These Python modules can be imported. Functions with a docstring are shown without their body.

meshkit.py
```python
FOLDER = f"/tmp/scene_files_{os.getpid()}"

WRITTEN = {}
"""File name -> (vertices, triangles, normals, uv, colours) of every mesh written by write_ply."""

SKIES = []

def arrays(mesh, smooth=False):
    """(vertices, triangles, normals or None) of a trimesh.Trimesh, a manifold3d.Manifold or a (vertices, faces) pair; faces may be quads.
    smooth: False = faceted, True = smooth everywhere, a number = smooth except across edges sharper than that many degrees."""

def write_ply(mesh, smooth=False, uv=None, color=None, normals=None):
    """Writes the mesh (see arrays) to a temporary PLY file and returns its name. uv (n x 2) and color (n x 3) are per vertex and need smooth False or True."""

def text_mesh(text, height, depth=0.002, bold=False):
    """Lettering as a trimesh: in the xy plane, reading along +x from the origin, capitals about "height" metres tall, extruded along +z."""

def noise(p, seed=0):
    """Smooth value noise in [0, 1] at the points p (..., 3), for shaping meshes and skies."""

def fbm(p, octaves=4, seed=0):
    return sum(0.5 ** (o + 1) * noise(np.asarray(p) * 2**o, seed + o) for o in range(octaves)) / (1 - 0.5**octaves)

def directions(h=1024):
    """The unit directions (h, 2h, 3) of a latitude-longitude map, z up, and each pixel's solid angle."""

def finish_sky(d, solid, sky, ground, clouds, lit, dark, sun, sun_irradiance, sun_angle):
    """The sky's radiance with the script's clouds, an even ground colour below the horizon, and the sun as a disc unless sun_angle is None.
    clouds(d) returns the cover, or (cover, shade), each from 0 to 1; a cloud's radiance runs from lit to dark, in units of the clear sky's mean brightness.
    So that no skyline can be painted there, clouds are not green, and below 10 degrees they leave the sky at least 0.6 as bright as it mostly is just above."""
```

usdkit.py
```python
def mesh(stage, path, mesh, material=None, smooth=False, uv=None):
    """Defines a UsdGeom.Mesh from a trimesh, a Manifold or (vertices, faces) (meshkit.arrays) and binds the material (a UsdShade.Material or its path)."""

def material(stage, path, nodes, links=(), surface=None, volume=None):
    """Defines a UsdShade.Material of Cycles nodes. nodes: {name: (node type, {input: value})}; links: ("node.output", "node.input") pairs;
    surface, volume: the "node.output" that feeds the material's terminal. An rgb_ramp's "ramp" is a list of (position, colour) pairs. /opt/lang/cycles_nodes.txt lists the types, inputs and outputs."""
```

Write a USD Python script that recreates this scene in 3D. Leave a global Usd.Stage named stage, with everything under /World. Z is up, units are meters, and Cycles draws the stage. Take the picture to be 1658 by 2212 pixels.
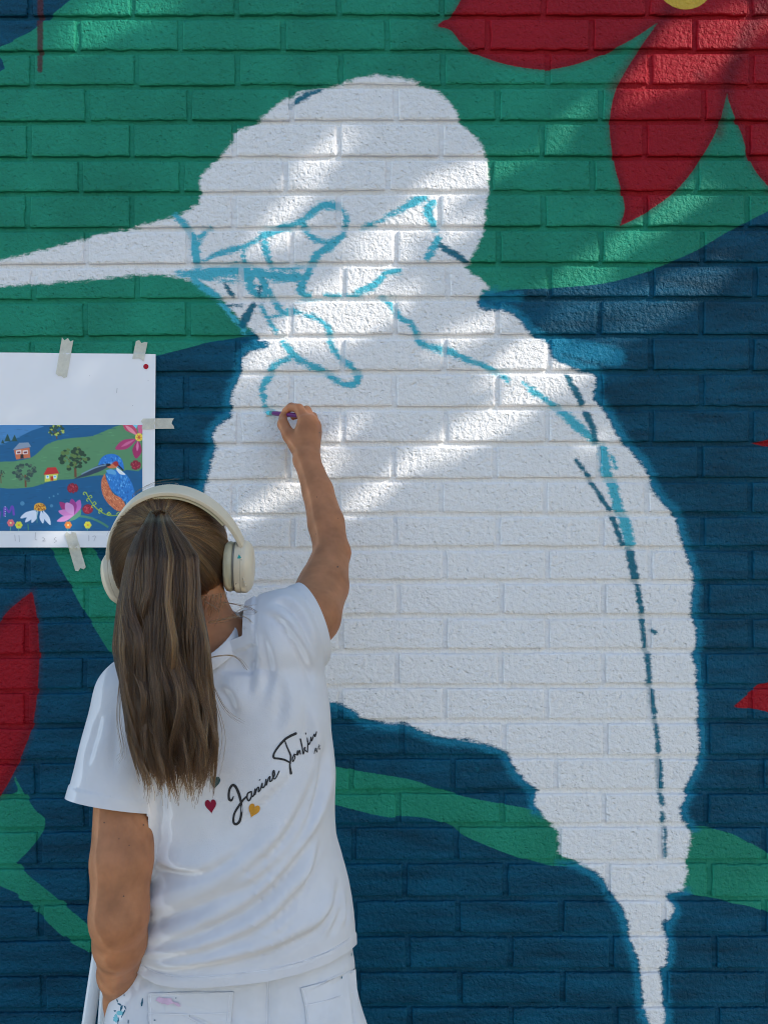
import math, random
import numpy as np, trimesh, usdkit, meshkit
import shapely
from shapely.geometry import Polygon, LineString, Point
from shapely.ops import unary_union
from scipy.spatial import cKDTree
from scipy.interpolate import LinearNDInterpolator, NearestNDInterpolator, PchipInterpolator
from pxr import Usd, UsdGeom, UsdLux, UsdShade, Gf, Sdf, Vt

RNG = np.random.default_rng(7)
stage = Usd.Stage.CreateInMemory()
UsdGeom.SetStageUpAxis(stage, 'Z'); UsdGeom.SetStageMetersPerUnit(stage, 1.0)
UsdGeom.Xform.Define(stage, '/World'); UsdGeom.Scope.Define(stage, '/World/Looks')

# ------------------------------------------------------------------ camera, sky, sun, exposure
D, CZ = 1.8, 1.62                       # camera distance to the wall (y = 0), eye height
cam = UsdGeom.Camera.Define(stage, '/World/camera')
cam.AddTranslateOp().Set((0, -D, CZ)); cam.AddRotateXOp().Set(90)
cam.CreateHorizontalApertureAttr(36.0); cam.CreateVerticalApertureAttr(36.0 * 1024 / 767)
cam.CreateFocalLengthAttr(36.0 * D / 1.658); cam.CreateClippingRangeAttr(Gf.Vec2f(0.05, 500))
cam.CreateExposureAttr(1.14)
SLOPE, GRAZE = math.radians(32), math.radians(23)   # sun: slope of its rays across the wall, angle it makes with the wall
SUN = np.array([math.cos(SLOPE) * math.cos(GRAZE), -math.sin(GRAZE), math.sin(SLOPE) * math.cos(GRAZE)])
SUN_EL, SUN_ROT = math.asin(SUN[2]), math.atan2(SUN[0], SUN[1])
sun = UsdLux.DistantLight.Define(stage, '/World/sun')
sun.CreateIntensityAttr(0.56); sun.CreateAngleAttr(0.5); sun.CreateColorAttr(Gf.Vec3f(1.0, 0.93, 0.82))
sun.CreateNormalizeAttr(True)
_m = Gf.Matrix4d(); _m.SetRotate(Gf.Rotation(Gf.Vec3d(0, 0, 1), Gf.Vec3d(*map(float, SUN))))
sun.AddTransformOp().Set(_m)
sky = UsdLux.DomeLight.Define(stage, '/World/sky')
skym = usdkit.material(stage, '/World/Looks/sky', {
    's': ('sky_texture', {'sky_type': 'single_scattering', 'sun_disc': False, 'sun_elevation': SUN_EL, 'sun_rotation': SUN_ROT,
                          'air_density': 1.5, 'aerosol_density': 0.4, 'ozone_density': 1.0}),
    't': ('mix', {'mix_type': 'multiply', 'fac': 1.0, 'color2': (.95, .97, 1.07)}),
    'b': ('background_shader', {'strength': 0.115})}, [('s.color', 't.color1'), ('t.color', 'b.color')], surface='b.background')
UsdShade.MaterialBindingAPI.Apply(sky.GetPrim()).Bind(skym)
sky.GetPrim().SetCustomDataByKey('kind', 'structure')

# ------------------------------------------------------------------ helpers
def P(u, v, y=0.0):
    """A point seen at (u, v) of the photograph (1658 wide, one unit is a millimetre on the wall) that stands at depth y."""
    k = (D + y) / D
    return np.array([(u - 829) / 1000 * k, y, CZ + (1105.5 - v) / 1000 * k])
def UV(p):
    p = np.asarray(p, float); k = (D + p[..., 1]) / D
    return 829 + p[..., 0] / k * 1000, 1105.5 - (p[..., 2] - CZ) / k * 1000
taken = {}
def numbered(parent, name):
    n = taken.get((parent, name), 0); taken[(parent, name)] = n + 1
    return f'{parent}/{name}' + (f'_{n:03d}' if n else '')
def tag(prim, label=None, cat=None, group=None, kind=None):
    for k, x in (('label', label), ('category', cat), ('group', group), ('kind', kind)):
        if x: prim.SetCustomDataByKey(k, x)
    return prim
def thing(name, label, cat, group=None, kind=None):
    p = numbered('/World', name)
    return tag(UsdGeom.Xform.Define(stage, p).GetPrim(), label, cat, group, kind)
def part(parent, name, mesh, mat, smooth=False, pv=None, label=None, kind=None):
    base = '/World' if parent is None else str(parent.GetPath())
    m = usdkit.mesh(stage, numbered(base, name), mesh, mat, smooth=smooth)
    for k, a in (pv or {}).items():
        UsdGeom.PrimvarsAPI(m).CreatePrimvar(k, Sdf.ValueTypeNames.Float3Array, 'vertex').Set(Vt.Vec3fArray.FromNumpy(np.asarray(a, np.float32)))
    return tag(m.GetPrim(), label=label, kind=kind)
def crom(pts, n=8):
    """Catmull-Rom through open points."""
    p = np.asarray(pts, float)
    if len(p) < 3: return p
    q = np.vstack([2 * p[0] - p[1], p, 2 * p[-1] - p[-2]]); out = []
    t = np.linspace(0, 1, n, endpoint=False)[:, None]
    for i in range(len(p) - 1):
        a, b, c, d = q[i:i + 4]
        out.append(.5 * (2 * b + (c - a) * t + (2 * a - 5 * b + 4 * c - d) * t ** 2 + (3 * b - a - 3 * c + d) * t ** 3))
    return np.vstack(out + [p[-1:]])
def poly(*segs, n=6):
    return Polygon(np.vstack([crom(s, n) for s in segs])).buffer(0)
def tube(points, radii, sides=10, caps=True):
    p = np.asarray(points, float); r = np.broadcast_to(np.asarray(radii, float), (len(p),))
    t = np.gradient(p, axis=0); t /= np.linalg.norm(t, axis=1, keepdims=True)
    up = np.array([0, 1.0, 0]) if abs(t[0][1]) < .9 else np.array([1.0, 0, 0])
    a = np.cross(t, up); a /= np.linalg.norm(a, axis=1, keepdims=True); b = np.cross(t, a)
    ang = np.arange(sides) * 2 * np.pi / sides
    v = (p[:, None] + r[:, None, None] * (np.cos(ang)[None, :, None] * a[:, None] + np.sin(ang)[None, :, None] * b[:, None])).reshape(-1, 3)
    i, j = np.meshgrid(np.arange(len(p) - 1), np.arange(sides), indexing='ij')
    q = np.stack([i * sides + j, i * sides + (j + 1) % sides, (i + 1) * sides + (j + 1) % sides, (i + 1) * sides + j], -1).reshape(-1, 4)
    f = np.vstack([q[:, [0, 2, 1]], q[:, [0, 3, 2]]])
    if caps:
        n = len(v); v = np.vstack([v, p[0], p[-1]]); j = np.arange(sides); m = (len(p) - 1) * sides
        f = np.vstack([f, np.stack([np.full(sides, n), j, (j + 1) % sides], 1), np.stack([np.full(sides, n + 1), m + (j + 1) % sides, m + j], 1)])
    return v, f
def tm(vf): return trimesh.Trimesh(vf[0], vf[1], process=False)
def grid_faces(ny, nx):
    i, j = np.meshgrid(np.arange(ny - 1), np.arange(nx - 1), indexing='ij')
    q = np.stack([i * nx + j, i * nx + j + 1, (i + 1) * nx + j + 1, (i + 1) * nx + j], -1).reshape(-1, 4)
    return np.vstack([q[:, [0, 1, 2]], q[:, [0, 2, 3]]])

# --- signed distance modelling
class Field:
    def __init__(s, lo, hi, h):
        s.h, s.lo = h, np.asarray(lo, float)
        s.n = np.ceil((np.asarray(hi) - lo) / h).astype(int) + 1
        s.ax = [s.lo[k] + h * np.arange(s.n[k]) for k in range(3)]
        s.d = np.full(tuple(s.n), 1.0, np.float32)
    def grid(s, lo, hi):
        i0 = np.clip(((np.asarray(lo) - s.lo) / s.h).astype(int), 0, s.n - 1); i1 = np.clip(((np.asarray(hi) - s.lo) / s.h).astype(int) + 2, 1, s.n)
        sl = tuple(slice(a, max(b, a + 1)) for a, b in zip(i0, i1))
        return sl, np.stack(np.meshgrid(*[s.ax[k][sl[k]].astype(np.float32) for k in range(3)], indexing='ij'), -1)
    def add(s, fn, lo, hi, k=0.0):
        pad = .03 + k
        sl, p = s.grid(np.asarray(lo) - pad, np.asarray(hi) + pad)
        e, d = fn(p).astype(np.float32), s.d[sl]
        if k <= 0: s.d[sl] = np.minimum(d, e)
        else:
            hh = np.clip(k - np.abs(d - e), 0, None) / k
            s.d[sl] = np.minimum(d, e) - hh * hh * hh * k / 6
    def cone(s, a, b, ra, rb, k=0.01, squash=None):
        a, b = np.asarray(a, float), np.asarray(b, float); ab = b - a; L = ab @ ab + 1e-12; r = max(ra, rb)
        def fn(p):
            q = p - a; h = np.clip((q @ ab) / L, 0, 1)
            w = q - h[..., None] * ab
            if squash is not None: w = w + (w @ squash[0])[..., None] * squash[0] * (1 / squash[1] - 1)
            return np.linalg.norm(w, axis=-1) - (ra + (rb - ra) * h)
        s.add(fn, np.minimum(a, b) - r, np.maximum(a, b) + r, k)
    def chain(s, pts, rad, k=0.01):
        for i in range(len(pts) - 1): s.cone(pts[i], pts[i + 1], rad[i], rad[i + 1], k)
    def ellipsoid(s, c, ax, k=0.01, R=None):
        c, ax = np.asarray(c, float), np.asarray(ax, float)
        def fn(p):
            q = p - c
            if R is not None: q = q @ R
            n = np.linalg.norm(q / ax, axis=-1); g = np.linalg.norm(q / ax ** 2, axis=-1)
            return n * (n - 1) / np.maximum(g, 1e-6)
        s.add(fn, c - max(ax), c + max(ax), k)
    def mesh(s):
        d = s.d; ins = d < 0; nx, ny, nz = d.shape
        c = np.zeros((nx - 1, ny - 1, nz - 1), np.int8)
        for o in np.ndindex(2, 2, 2): c += ins[o[0]:nx - 1 + o[0], o[1]:ny - 1 + o[1], o[2]:nz - 1 + o[2]]
        act = np.argwhere((c > 0) & (c < 8)); idx = -np.ones(c.shape, np.int64); idx[tuple(act.T)] = np.arange(len(act))
        acc, cnt = np.zeros((len(act), 3)), np.zeros(len(act))
        for o in np.ndindex(2, 2, 2):
            for k in range(3):
                if o[k]: continue
                e = list(o); e[k] = 1
                p, q = act + o, act + e
                a, b = d[tuple(p.T)], d[tuple(q.T)]; m = (a < 0) != (b < 0)
                t = np.where(m, a / np.where(m, a - b, 1), 0)
                pos = np.array(o, float)[None] + np.zeros((len(act), 1)); pos[:, k] += t
                acc[m] += pos[m]; cnt[m] += 1
        v = s.lo + s.h * (act + acc / cnt[:, None])
        fs = []
        for k in range(3):
            a, b = [slice(1, -1)] * 3, [slice(1, -1)] * 3
            a[k], b[k] = slice(0, -1), slice(1, None)
            e = np.argwhere(ins[tuple(a)] != ins[tuple(b)]); off = np.array([1, 1, 1]); off[k] = 0; e = e + off
            i, j = (k + 1) % 3, (k + 2) % 3
            def cell(di, dj):
                q = e.copy(); q[:, i] -= di; q[:, j] -= dj; return idx[tuple(q.T)]
            qd = np.stack([cell(1, 1), cell(0, 1), cell(0, 0), cell(1, 0)], 1)
            flip = ~ins[tuple(e.T)]; qd[flip] = qd[flip][:, ::-1]
            fs.append(qd)
        q = np.vstack(fs)
        return trimesh.Trimesh(v, np.vstack([q[:, [0, 1, 2]], q[:, [0, 2, 3]]]), process=False)
def relax(mesh, lams):
    """Laplacian smoothing, one pass for each factor."""
    f = np.asarray(mesh.faces); e = np.unique(np.sort(np.vstack([f[:, [0, 1]], f[:, [1, 2]], f[:, [2, 0]]]), 1), axis=0); v = np.array(mesh.vertices); n = len(v)
    a, b = np.concatenate([e[:, 0], e[:, 1]]), np.concatenate([e[:, 1], e[:, 0]]); deg = np.maximum(np.bincount(a, minlength=n), 1)[:, None]
    for l in lams: v = v + l * (np.stack([np.bincount(a, v[b, k], minlength=n) for k in range(3)], 1) / deg - v)
    return trimesh.Trimesh(v, f, process=False)
def keep(mesh, s):
    """The part of the mesh where the per-vertex scalar s is positive, cut exactly along s = 0. Returns the mesh and the kept scalars."""
    v, f, s = np.asarray(mesh.vertices), np.asarray(mesh.faces), np.asarray(s, float)
    pos = s[f] > 0; n = pos.sum(1); newv, news = [v], [s]; base = len(v); out = [f[n == 3]]; cache = {}
    edges = []
    def cross(a, b):
        nonlocal base
        key = (a, b) if a < b else (b, a)
        if key not in cache:
            a, b = key; t = s[a] / (s[a] - s[b]); cache[key] = base; base += 1; edges.append(v[a] + t * (v[b] - v[a]))
        return cache[key]
    extra = []
    for tri, ps, c in zip(f[(n > 0) & (n < 3)], pos[(n > 0) & (n < 3)], n[(n > 0) & (n < 3)]):
        k = int(np.argmax(ps)) if c == 1 else int(np.argmin(ps))
        a, b, d = int(tri[k]), int(tri[(k + 1) % 3]), int(tri[(k + 2) % 3])
        ab, ad = cross(a, b), cross(a, d)
        if c == 1: extra.append((a, ab, ad))
        else: extra += [(ab, b, d), (ab, d, ad)]
    vv = np.vstack([v, np.array(edges).reshape(-1, 3)]); ss = np.concatenate([s, np.zeros(len(edges))])
    ff = np.vstack(out + ([np.array(extra)] if extra else []))
    used = np.unique(ff); re = -np.ones(len(vv), int); re[used] = np.arange(len(used))
    return trimesh.Trimesh(vv[used], re[ff], process=False), ss[used], used
def solidify(m, t):
    """A cloth sheet of thickness t: the surface, its inside and the rims."""
    v, f = np.asarray(m.vertices), np.asarray(m.faces); n = meshkit.arrays(m, True)[2]
    e = np.sort(np.vstack([f[:, [0, 1]], f[:, [1, 2]], f[:, [2, 0]]]), 1); d = np.vstack([f[:, [0, 1]], f[:, [1, 2]], f[:, [2, 0]]])
    u, inv, c = np.unique(e, axis=0, return_inverse=True, return_counts=True); rim = d[c[inv.ravel()] == 1]; N = len(v)
    side = np.vstack([np.stack([rim[:, 1], rim[:, 0], rim[:, 0] + N], 1), np.stack([rim[:, 1], rim[:, 0] + N, rim[:, 1] + N], 1)])
    return trimesh.Trimesh(np.vstack([v, v - n * t]), np.vstack([f, f[:, ::-1] + N, side]), process=False)
def facing(mesh):
    """Depth y of a mesh's camera side as a function of the photograph's (u, v)."""
    n = meshkit.arrays(mesh, True)[2]; v = np.asarray(mesh.vertices); ok = n[:, 1] < -.12
    u, w = UV(v[ok]); pts = np.stack([u, w], 1)
    a, b = LinearNDInterpolator(pts, v[ok][:, 1]), NearestNDInterpolator(pts, v[ok][:, 1])
    def f(u, v):
        y = a(u, v); return np.where(np.isnan(y), b(u, v), y)
    return f
def Pn(u, v, y):
    k = (D + y) / D
    return np.stack([(u - 829) / 1000 * k, y, CZ + (1105.5 - v) / 1000 * k], -1)
def decal(shape, surf, lift=.0008, step=6):
    """A flat print or patch of outline `shape` (photograph units) laid on the surface `surf`."""
    out = []
    for g in getattr(shape, 'geoms', [shape]):
        if g.is_empty: continue
        g = g.segmentize(step)
        v2, f = trimesh.creation.triangulate_polygon(g, engine='earcut')
        m = trimesh.Trimesh(np.c_[v2, np.zeros(len(v2))], f, process=True)
        for _ in range(1 if step > 4 else 0): m = m.subdivide()
        w = np.asarray(m.vertices); y = surf(w[:, 0], w[:, 1]) - lift
        q = trimesh.Trimesh(Pn(w[:, 0], w[:, 1], y), m.faces, process=False)
        if q.face_normals[:, 1].mean() > 0: q.invert()
        out.append(q)
    return trimesh.util.concatenate(out)
def stroke(pts, w, n=10):
    """Brush stroke in photograph units whose width runs along the list w."""
    c = crom(pts, n); w = np.interp(np.linspace(0, 1, len(c)), np.linspace(0, 1, len(np.atleast_1d(w))), np.atleast_1d(w))
    return unary_union([LineString([c[i], c[i + 1]]).buffer((w[i] + w[i + 1]) / 4, 6) for i in range(len(c) - 1)])

# ------------------------------------------------------------------ materials
def M(name, nodes, links, surface='p.BSDF'):
    return usdkit.material(stage, '/World/Looks/' + name, nodes, links, surface=surface)
def plain(name, color, rough=.5, spec=.5, noise=None, bump=None, sss=0, extra=None):
    """One principled surface with fine colour variation (noise = scale, amount) and relief (bump = scale, distance)."""
    n = {'g': ('texture_coordinate', {}), 'p': ('principled_bsdf', {'base_color': color, 'roughness': rough, 'specular_ior_level': spec, **(extra or {})})}
    l = []
    if sss: n['p'][1].update(subsurface_weight=sss, subsurface_radius=(1, .35, .2), subsurface_scale=.006)
    if noise:
        n['n'] = ('noise_texture', {'scale': noise[0], 'detail': 4.0, 'roughness': .6})
        n['r'] = ('rgb_ramp', {'ramp': [(.3, [c * (1 - noise[1]) for c in color]), (.7, [min(1, c * (1 + noise[1])) for c in color])]})
        l += [('g.object', 'n.vector'), ('n.fac', 'r.fac'), ('r.color', 'p.base_color')]
    if bump:
        n['bn'] = ('noise_texture', {'scale': bump[0], 'detail': 3.0})
        n['b'] = ('bump', {'strength': 1.0, 'distance': bump[1]})
        l += [('g.object', 'bn.vector'), ('bn.fac', 'b.height'), ('b.normal', 'p.normal')]
    return M(name, n, l)

WHITE, GREEN, BLUE, RED = (.80, .79, .80), (.015, .232, .146), (.0007, .058, .110), (.31, .0055, .014)
def mural(name, stroke_cover, pits):
    n = {'g': ('texture_coordinate', {}),
         'A': ('attribute', {'attribute': 'mural_a'}), 'B': ('attribute', {'attribute': 'mural_b'}), 'C': ('attribute', {'attribute': 'mural_c'}),
         'a': ('separate_xyz', {}), 'b': ('separate_xyz', {}), 'c': ('separate_xyz', {}), 'p': ('principled_bsdf', {'roughness': .55, 'specular_ior_level': .16})}
    l = [('A.vector', 'a.vector'), ('B.vector', 'b.vector'), ('C.vector', 'c.vector')]
    def noise(k, scale, sc=(1, 1, 1), detail=3, rough=.6):
        n[k + 'm'] = ('mapping', {'scale': sc}); n[k] = ('noise_texture', {'scale': scale, 'detail': float(detail), 'roughness': rough})
        l.extend([('g.object', k + 'm.vector'), (k + 'm.vector', k + '.vector')])
    noise('bristle', 38, (1, 1, 3.2), 5, .7); noise('fine', 330, (1, 1, 1), 2); noise('broad', 5, (1, 1, 1), 4); noise('streak', 14, (.35, 1, 2.2), 4)
    def cover(k, src, amp, soft, amp_fine=.004, bias=0.0, top=1.0):
        """0..1 paint cover of the layer whose signed distance (metres) is `src`: brushed edge of amplitude amp."""
        n[k + '1'] = ('math', {'math_type': 'multiply_add', 'value2': amp, 'value3': -amp / 2 + bias}); l.append(('bristle.fac', k + '1.value1'))
        n[k + '2'] = ('math', {'math_type': 'multiply_add', 'value2': amp_fine}); l.extend([('fine.fac', k + '2.value1'), (k + '1.value', k + '2.value3')])
        n[k + '3'] = ('math', {'math_type': 'add', 'value2': 0.0}); l.extend([(src, k + '3.value1'), (k + '2.value', k + '3.value2')])
        n[k] = ('map_range', {'range_type': 'smoothstep', 'from_min': -soft + amp_fine / 2, 'from_max': soft + amp_fine / 2, 'to_min': 0.0, 'to_max': top, 'clamp': True}); l.append((k + '3.value', k + '.value'))
        return k + '.result'
    last = [None]
    def mix(k, fac, col):
        n[k] = ('mix', {'mix_type': 'mix', 'color2': col}); l.append((fac, k + '.fac'))
        l.append((last[0], k + '.color1')); last[0] = k + '.color'
    def tone(k, col, lo, hi, src='broad.fac'):
        n[k] = ('rgb_ramp', {'ramp': [(.3, [c * lo for c in col]), (.7, [c * hi for c in col])]}); l.append((src, k + '.fac')); return k + '.color'
    last[0] = tone('green', GREEN, .80, 1.16)
    bl = tone('blue', BLUE, .58, 1.42, 'streak.fac')
    fb = cover('cb', 'a.x', .002, .0012, .001)
    n['mb'] = ('mix', {'mix_type': 'mix'}); l.extend([(fb, 'mb.fac'), (last[0], 'mb.color1'), (bl, 'mb.color2')]); last[0] = 'mb.color'
    # red petals, their edges and creases brushed darker
    rd = tone('red', RED, .92, 1.08)
    fr = cover('cr', 'a.z', .002, .0012, .001)
    n['mr'] = ('mix', {'mix_type': 'mix'}); l.extend([(fr, 'mr.fac'), (last[0], 'mr.color1'), (rd, 'mr.color2')]); last[0] = 'mr.color'
    mix('mrs', cover('crs', 'b.z', .016, .016, .004, top=.62), (.09, .003, .010))
    mix('my', cover('cy', 'c.x', .002, .0012, .001), (.62, .40, .055))
    mix('mbr', cover('cbr', 'c.y', .004, .0025, .002, top=.85), (.075, .022, .028))
    # thin blue wash left round the bird by the brush that cut in, then the white bird
    mix('mh', cover('ch', 'c.z', .034, .010, .010, top=.9), (.008, .190, .320))
    mix('mw', cover('cw', 'a.y', .030, .0045, .009), WHITE)
    mix('mcy', cover('ccy', 'b.x', .030, .0042, .012, .0002, top=stroke_cover), (.055, .42, .54))
    mix('mdk', cover('cdk', 'b.y', .022, .0036, .009, .0004, top=stroke_cover), (.003, .135, .205))
    l.append((last[0], 'p.base_color'))
    # relief: pits of the pressed brick under thick paint, and the orange-peel of the roller
    n['v'] = ('voronoi_texture', {'scale': 74.0, 'feature': 'f1', 'randomness': 1.0}); l.append(('g.object', 'v.vector'))
    n['vd'] = ('mapping', {'scale': (1, 1, 1)}); n['vd2'] = ('vector_math', {'math_type': 'add'})
    noise('warp', 45, (1, 1, 1), 2)
    n['ws'] = ('vector_math', {'math_type': 'scale', 'scale': .016}); l.extend([('warp.color', 'ws.vector1'), ('g.object', 'vd2.vector1'), ('ws.vector', 'vd2.vector2')])
    l.remove(('g.object', 'v.vector')); l.append(('vd2.vector', 'v.vector')); del n['vd']
    n['pit'] = ('map_range', {'range_type': 'smoothstep', 'from_min': .06, 'from_max': .30, 'to_min': 0.0, 'to_max': 1.0, 'clamp': True}); l.append(('v.distance', 'pit.value'))
    noise('rough', 105, (1, 1, 1), 3, .5)
    n['h1'] = ('math', {'math_type': 'multiply', 'value2': pits}); l.append(('pit.result', 'h1.value1'))
    n['h2'] = ('math', {'math_type': 'multiply_add', 'value2': 1.5}); l.extend([('rough.fac', 'h2.value1'), ('h1.value', 'h2.value3')])
    n['h3'] = ('math', {'math_type': 'multiply_add', 'value2': .45}); l.extend([('fine.fac', 'h3.value1'), ('h2.value', 'h3.value3')])
    n['bump'] = ('bump', {'strength': 1.0, 'distance': .0036}); l.extend([('h3.value', 'bump.height'), ('bump.normal', 'p.normal')])
    return M(name, n, l)
brick_mat, mortar_mat = mural('painted_brick', .975, .5), mural('painted_mortar', .5, .15)
skin_mat = plain('skin', (.335, .146, .072), .55, .22, noise=(26, .22), bump=(420, .0002), sss=.25)
shirt_mat = plain('white_cotton', (.60, .595, .625), 1.0, .04, noise=(30, .03), bump=(700, .0005))
denim_mat = plain('white_denim', (.61, .61, .64), .9, .2, noise=(22, .05), bump=(1300, .0004))
thread_mat = plain('seam_thread', (.70, .70, .74), .9, .2)
paper_mat = plain('paper', (.84, .83, .86), .7, .3, noise=(9, .02))
cream_mat = plain('cream_plastic', (.62, .535, .405), .36, .5, noise=(60, .03))
pad_mat = plain('cream_leatherette', (.50, .45, .31), .55, .4, bump=(300, .0006))
seam_mat = plain('grey_gap', (.22, .20, .17), .5)
steel_mat = plain('white_enamel', (.74, .76, .79), .35, .5, noise=(12, .06))
tape_mat = plain('masking_tape', (.72, .69, .60), .7, .3, extra={'alpha': .6}, noise=(90, .10), bump=(160, .0008))
ink_mat = plain('black_print', (.012, .012, .016), .7)
purple_mat = plain('purple_lacquer', (.105, .018, .115), .25, .5)
ferrule_mat = plain('green_ferrule', (.05, .26, .25), .3)
bristle_mat = plain('wet_cyan_bristles', (.07, .50, .60), .35)
flat_mat = lambda name, c, r=.8: plain(name, c, r, .2, noise=(70, .10))

# ------------------------------------------------------------------ the ground
g = np.linspace(-1, 1, 41); gx, gy = np.meshgrid(np.sign(g) * 120 * np.abs(g) ** 3, np.sign(g) * 120 * np.abs(g) ** 3)
ground_mat = plain('pale_paving', (.17, .155, .14), .9, .2, noise=(3, .15), bump=(40, .004))
part(None, 'ground', (np.stack([gx.ravel(), gy.ravel(), 0 * gx.ravel()], 1), grid_faces(41, 41)), ground_mat, kind='structure')

# ------------------------------------------------------------------ mural outlines, photograph units
bird = poly(
    [(-500, 700), (-200, 608), (0, 562), (95, 540), (192, 512), (250, 497), (370, 470), (430, 440)], [(430, 440), (432, 410), (435, 380), (465, 345), (495, 315), (510, 283), (545, 270), (570, 250), (595, 228), (635, 203), (690, 188), (740, 178), (780, 165), (829, 163), (879, 170), (929, 188), (961, 210), (985, 240), (993, 262), (1016, 285), (1036, 305), (1045, 325), (1052, 345), (1055, 400), (1050, 430), (1046, 465), (1044, 500), (1029, 530), (1016, 560), (1004, 580)],
    [(1004, 580), (1034, 600), (1056, 622)], [(1040, 626), (1031, 655), (1044, 668), (1089, 672), (1114, 685), (1139, 715), (1159, 730), (1182, 742), (1196, 775), (1250, 800), (1286, 812), (1279, 857), (1304, 887), (1329, 937), (1349, 962), (1379, 997), (1402, 1032), (1404, 1052), (1429, 1087), (1454, 1112), (1464, 1152), (1474, 1177), (1486, 1217), (1498, 1254), (1491, 1287), (1491, 1322), (1500, 1357), (1500, 1402), (1493, 1412), (1501, 1452), (1504, 1500), (1507, 1574), (1509, 1624), (1499, 1659), (1480, 1699), (1479, 1719), (1466, 1754), (1482, 1784), (1491, 1804), (1482, 1859), (1484, 1889), (1474, 1924)],
    [(1474, 1924), (1436, 1929)], [(1436, 1929), (1441, 1944), (1454, 1964), (1441, 1989), (1430, 1996), (1439, 2034), (1436, 2084), (1426, 2094), (1429, 2149), (1434, 2194), (1428, 2260)], [(1428, 2260), (1412, 2240), (1404, 2211), (1391, 2174), (1384, 2104), (1379, 2074), (1361, 2024), (1354, 1984), (1334, 1944), (1319, 1924), (1294, 1889), (1229, 1854)],
    [(1229, 1854), (1209, 1844), (1204, 1799), (1179, 1769), (1156, 1734), (1161, 1709), (1134, 1684), (1109, 1654), (1099, 1629), (1084, 1619), (1049, 1606), (1004, 1596), (949, 1591), (904, 1574), (879, 1564), (829, 1561), (780, 1550), (768, 1535), (720, 1515), (640, 1490), (540, 1420), (440, 1250), (430, 1130), (442, 1057), (450, 1032), (460, 987), (467, 965), (460, 937), (485, 910), (500, 897), (500, 857), (510, 832), (522, 802), (530, 765), (575, 752), (584, 742), (560, 735)],
    [(555, 720), (530, 700), (500, 670), (475, 645), (450, 620), (410, 605), (360, 594), (305, 592), (225, 600), (90, 612), (0, 618), (-200, 640), (-500, 720)])
stem = poly([(150, 1080), (200, 1184), (260, 1270), (400, 1480), (560, 1610), (722, 1655), (829, 1674), (894, 1686), (949, 1706), (1004, 1721), (1079, 1736), (1159, 1751), (1300, 1790), (1400, 1795), (1489, 1789), (1529, 1789), (1579, 1801), (1614, 1819), (1658, 1844), (1900, 2010), (2400, 2300)], [(2400, 2400), (1900, 2070), (1658, 1971), (1579, 1951), (1529, 1941), (1474, 1926), (1350, 1890), (1254, 1873), (1179, 1869), (1129, 1856), (1069, 1834), (1004, 1806), (974, 1786), (929, 1769), (879, 1763), (829, 1764), (722, 1738), (560, 1700), (400, 1620), (300, 1510), (245, 1422), (220, 1382), (180, 1317), (145, 1252), (110, 1187), (60, 1080)])
zig = poly([(-400, 1700), (0, 1719), (32, 1676)], [(32, 1676), (50, 1709), (75, 1749), (97, 1769), (90, 1799), (65, 1834), (35, 1864)], [(35, 1864), (65, 1894), (115, 1934), (150, 1964), (192, 1999), (240, 2040)], [(240, 2100), (195, 2059), (150, 2034), (110, 1999), (75, 1966), (40, 1939), (0, 1914), (-400, 1760)])
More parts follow.
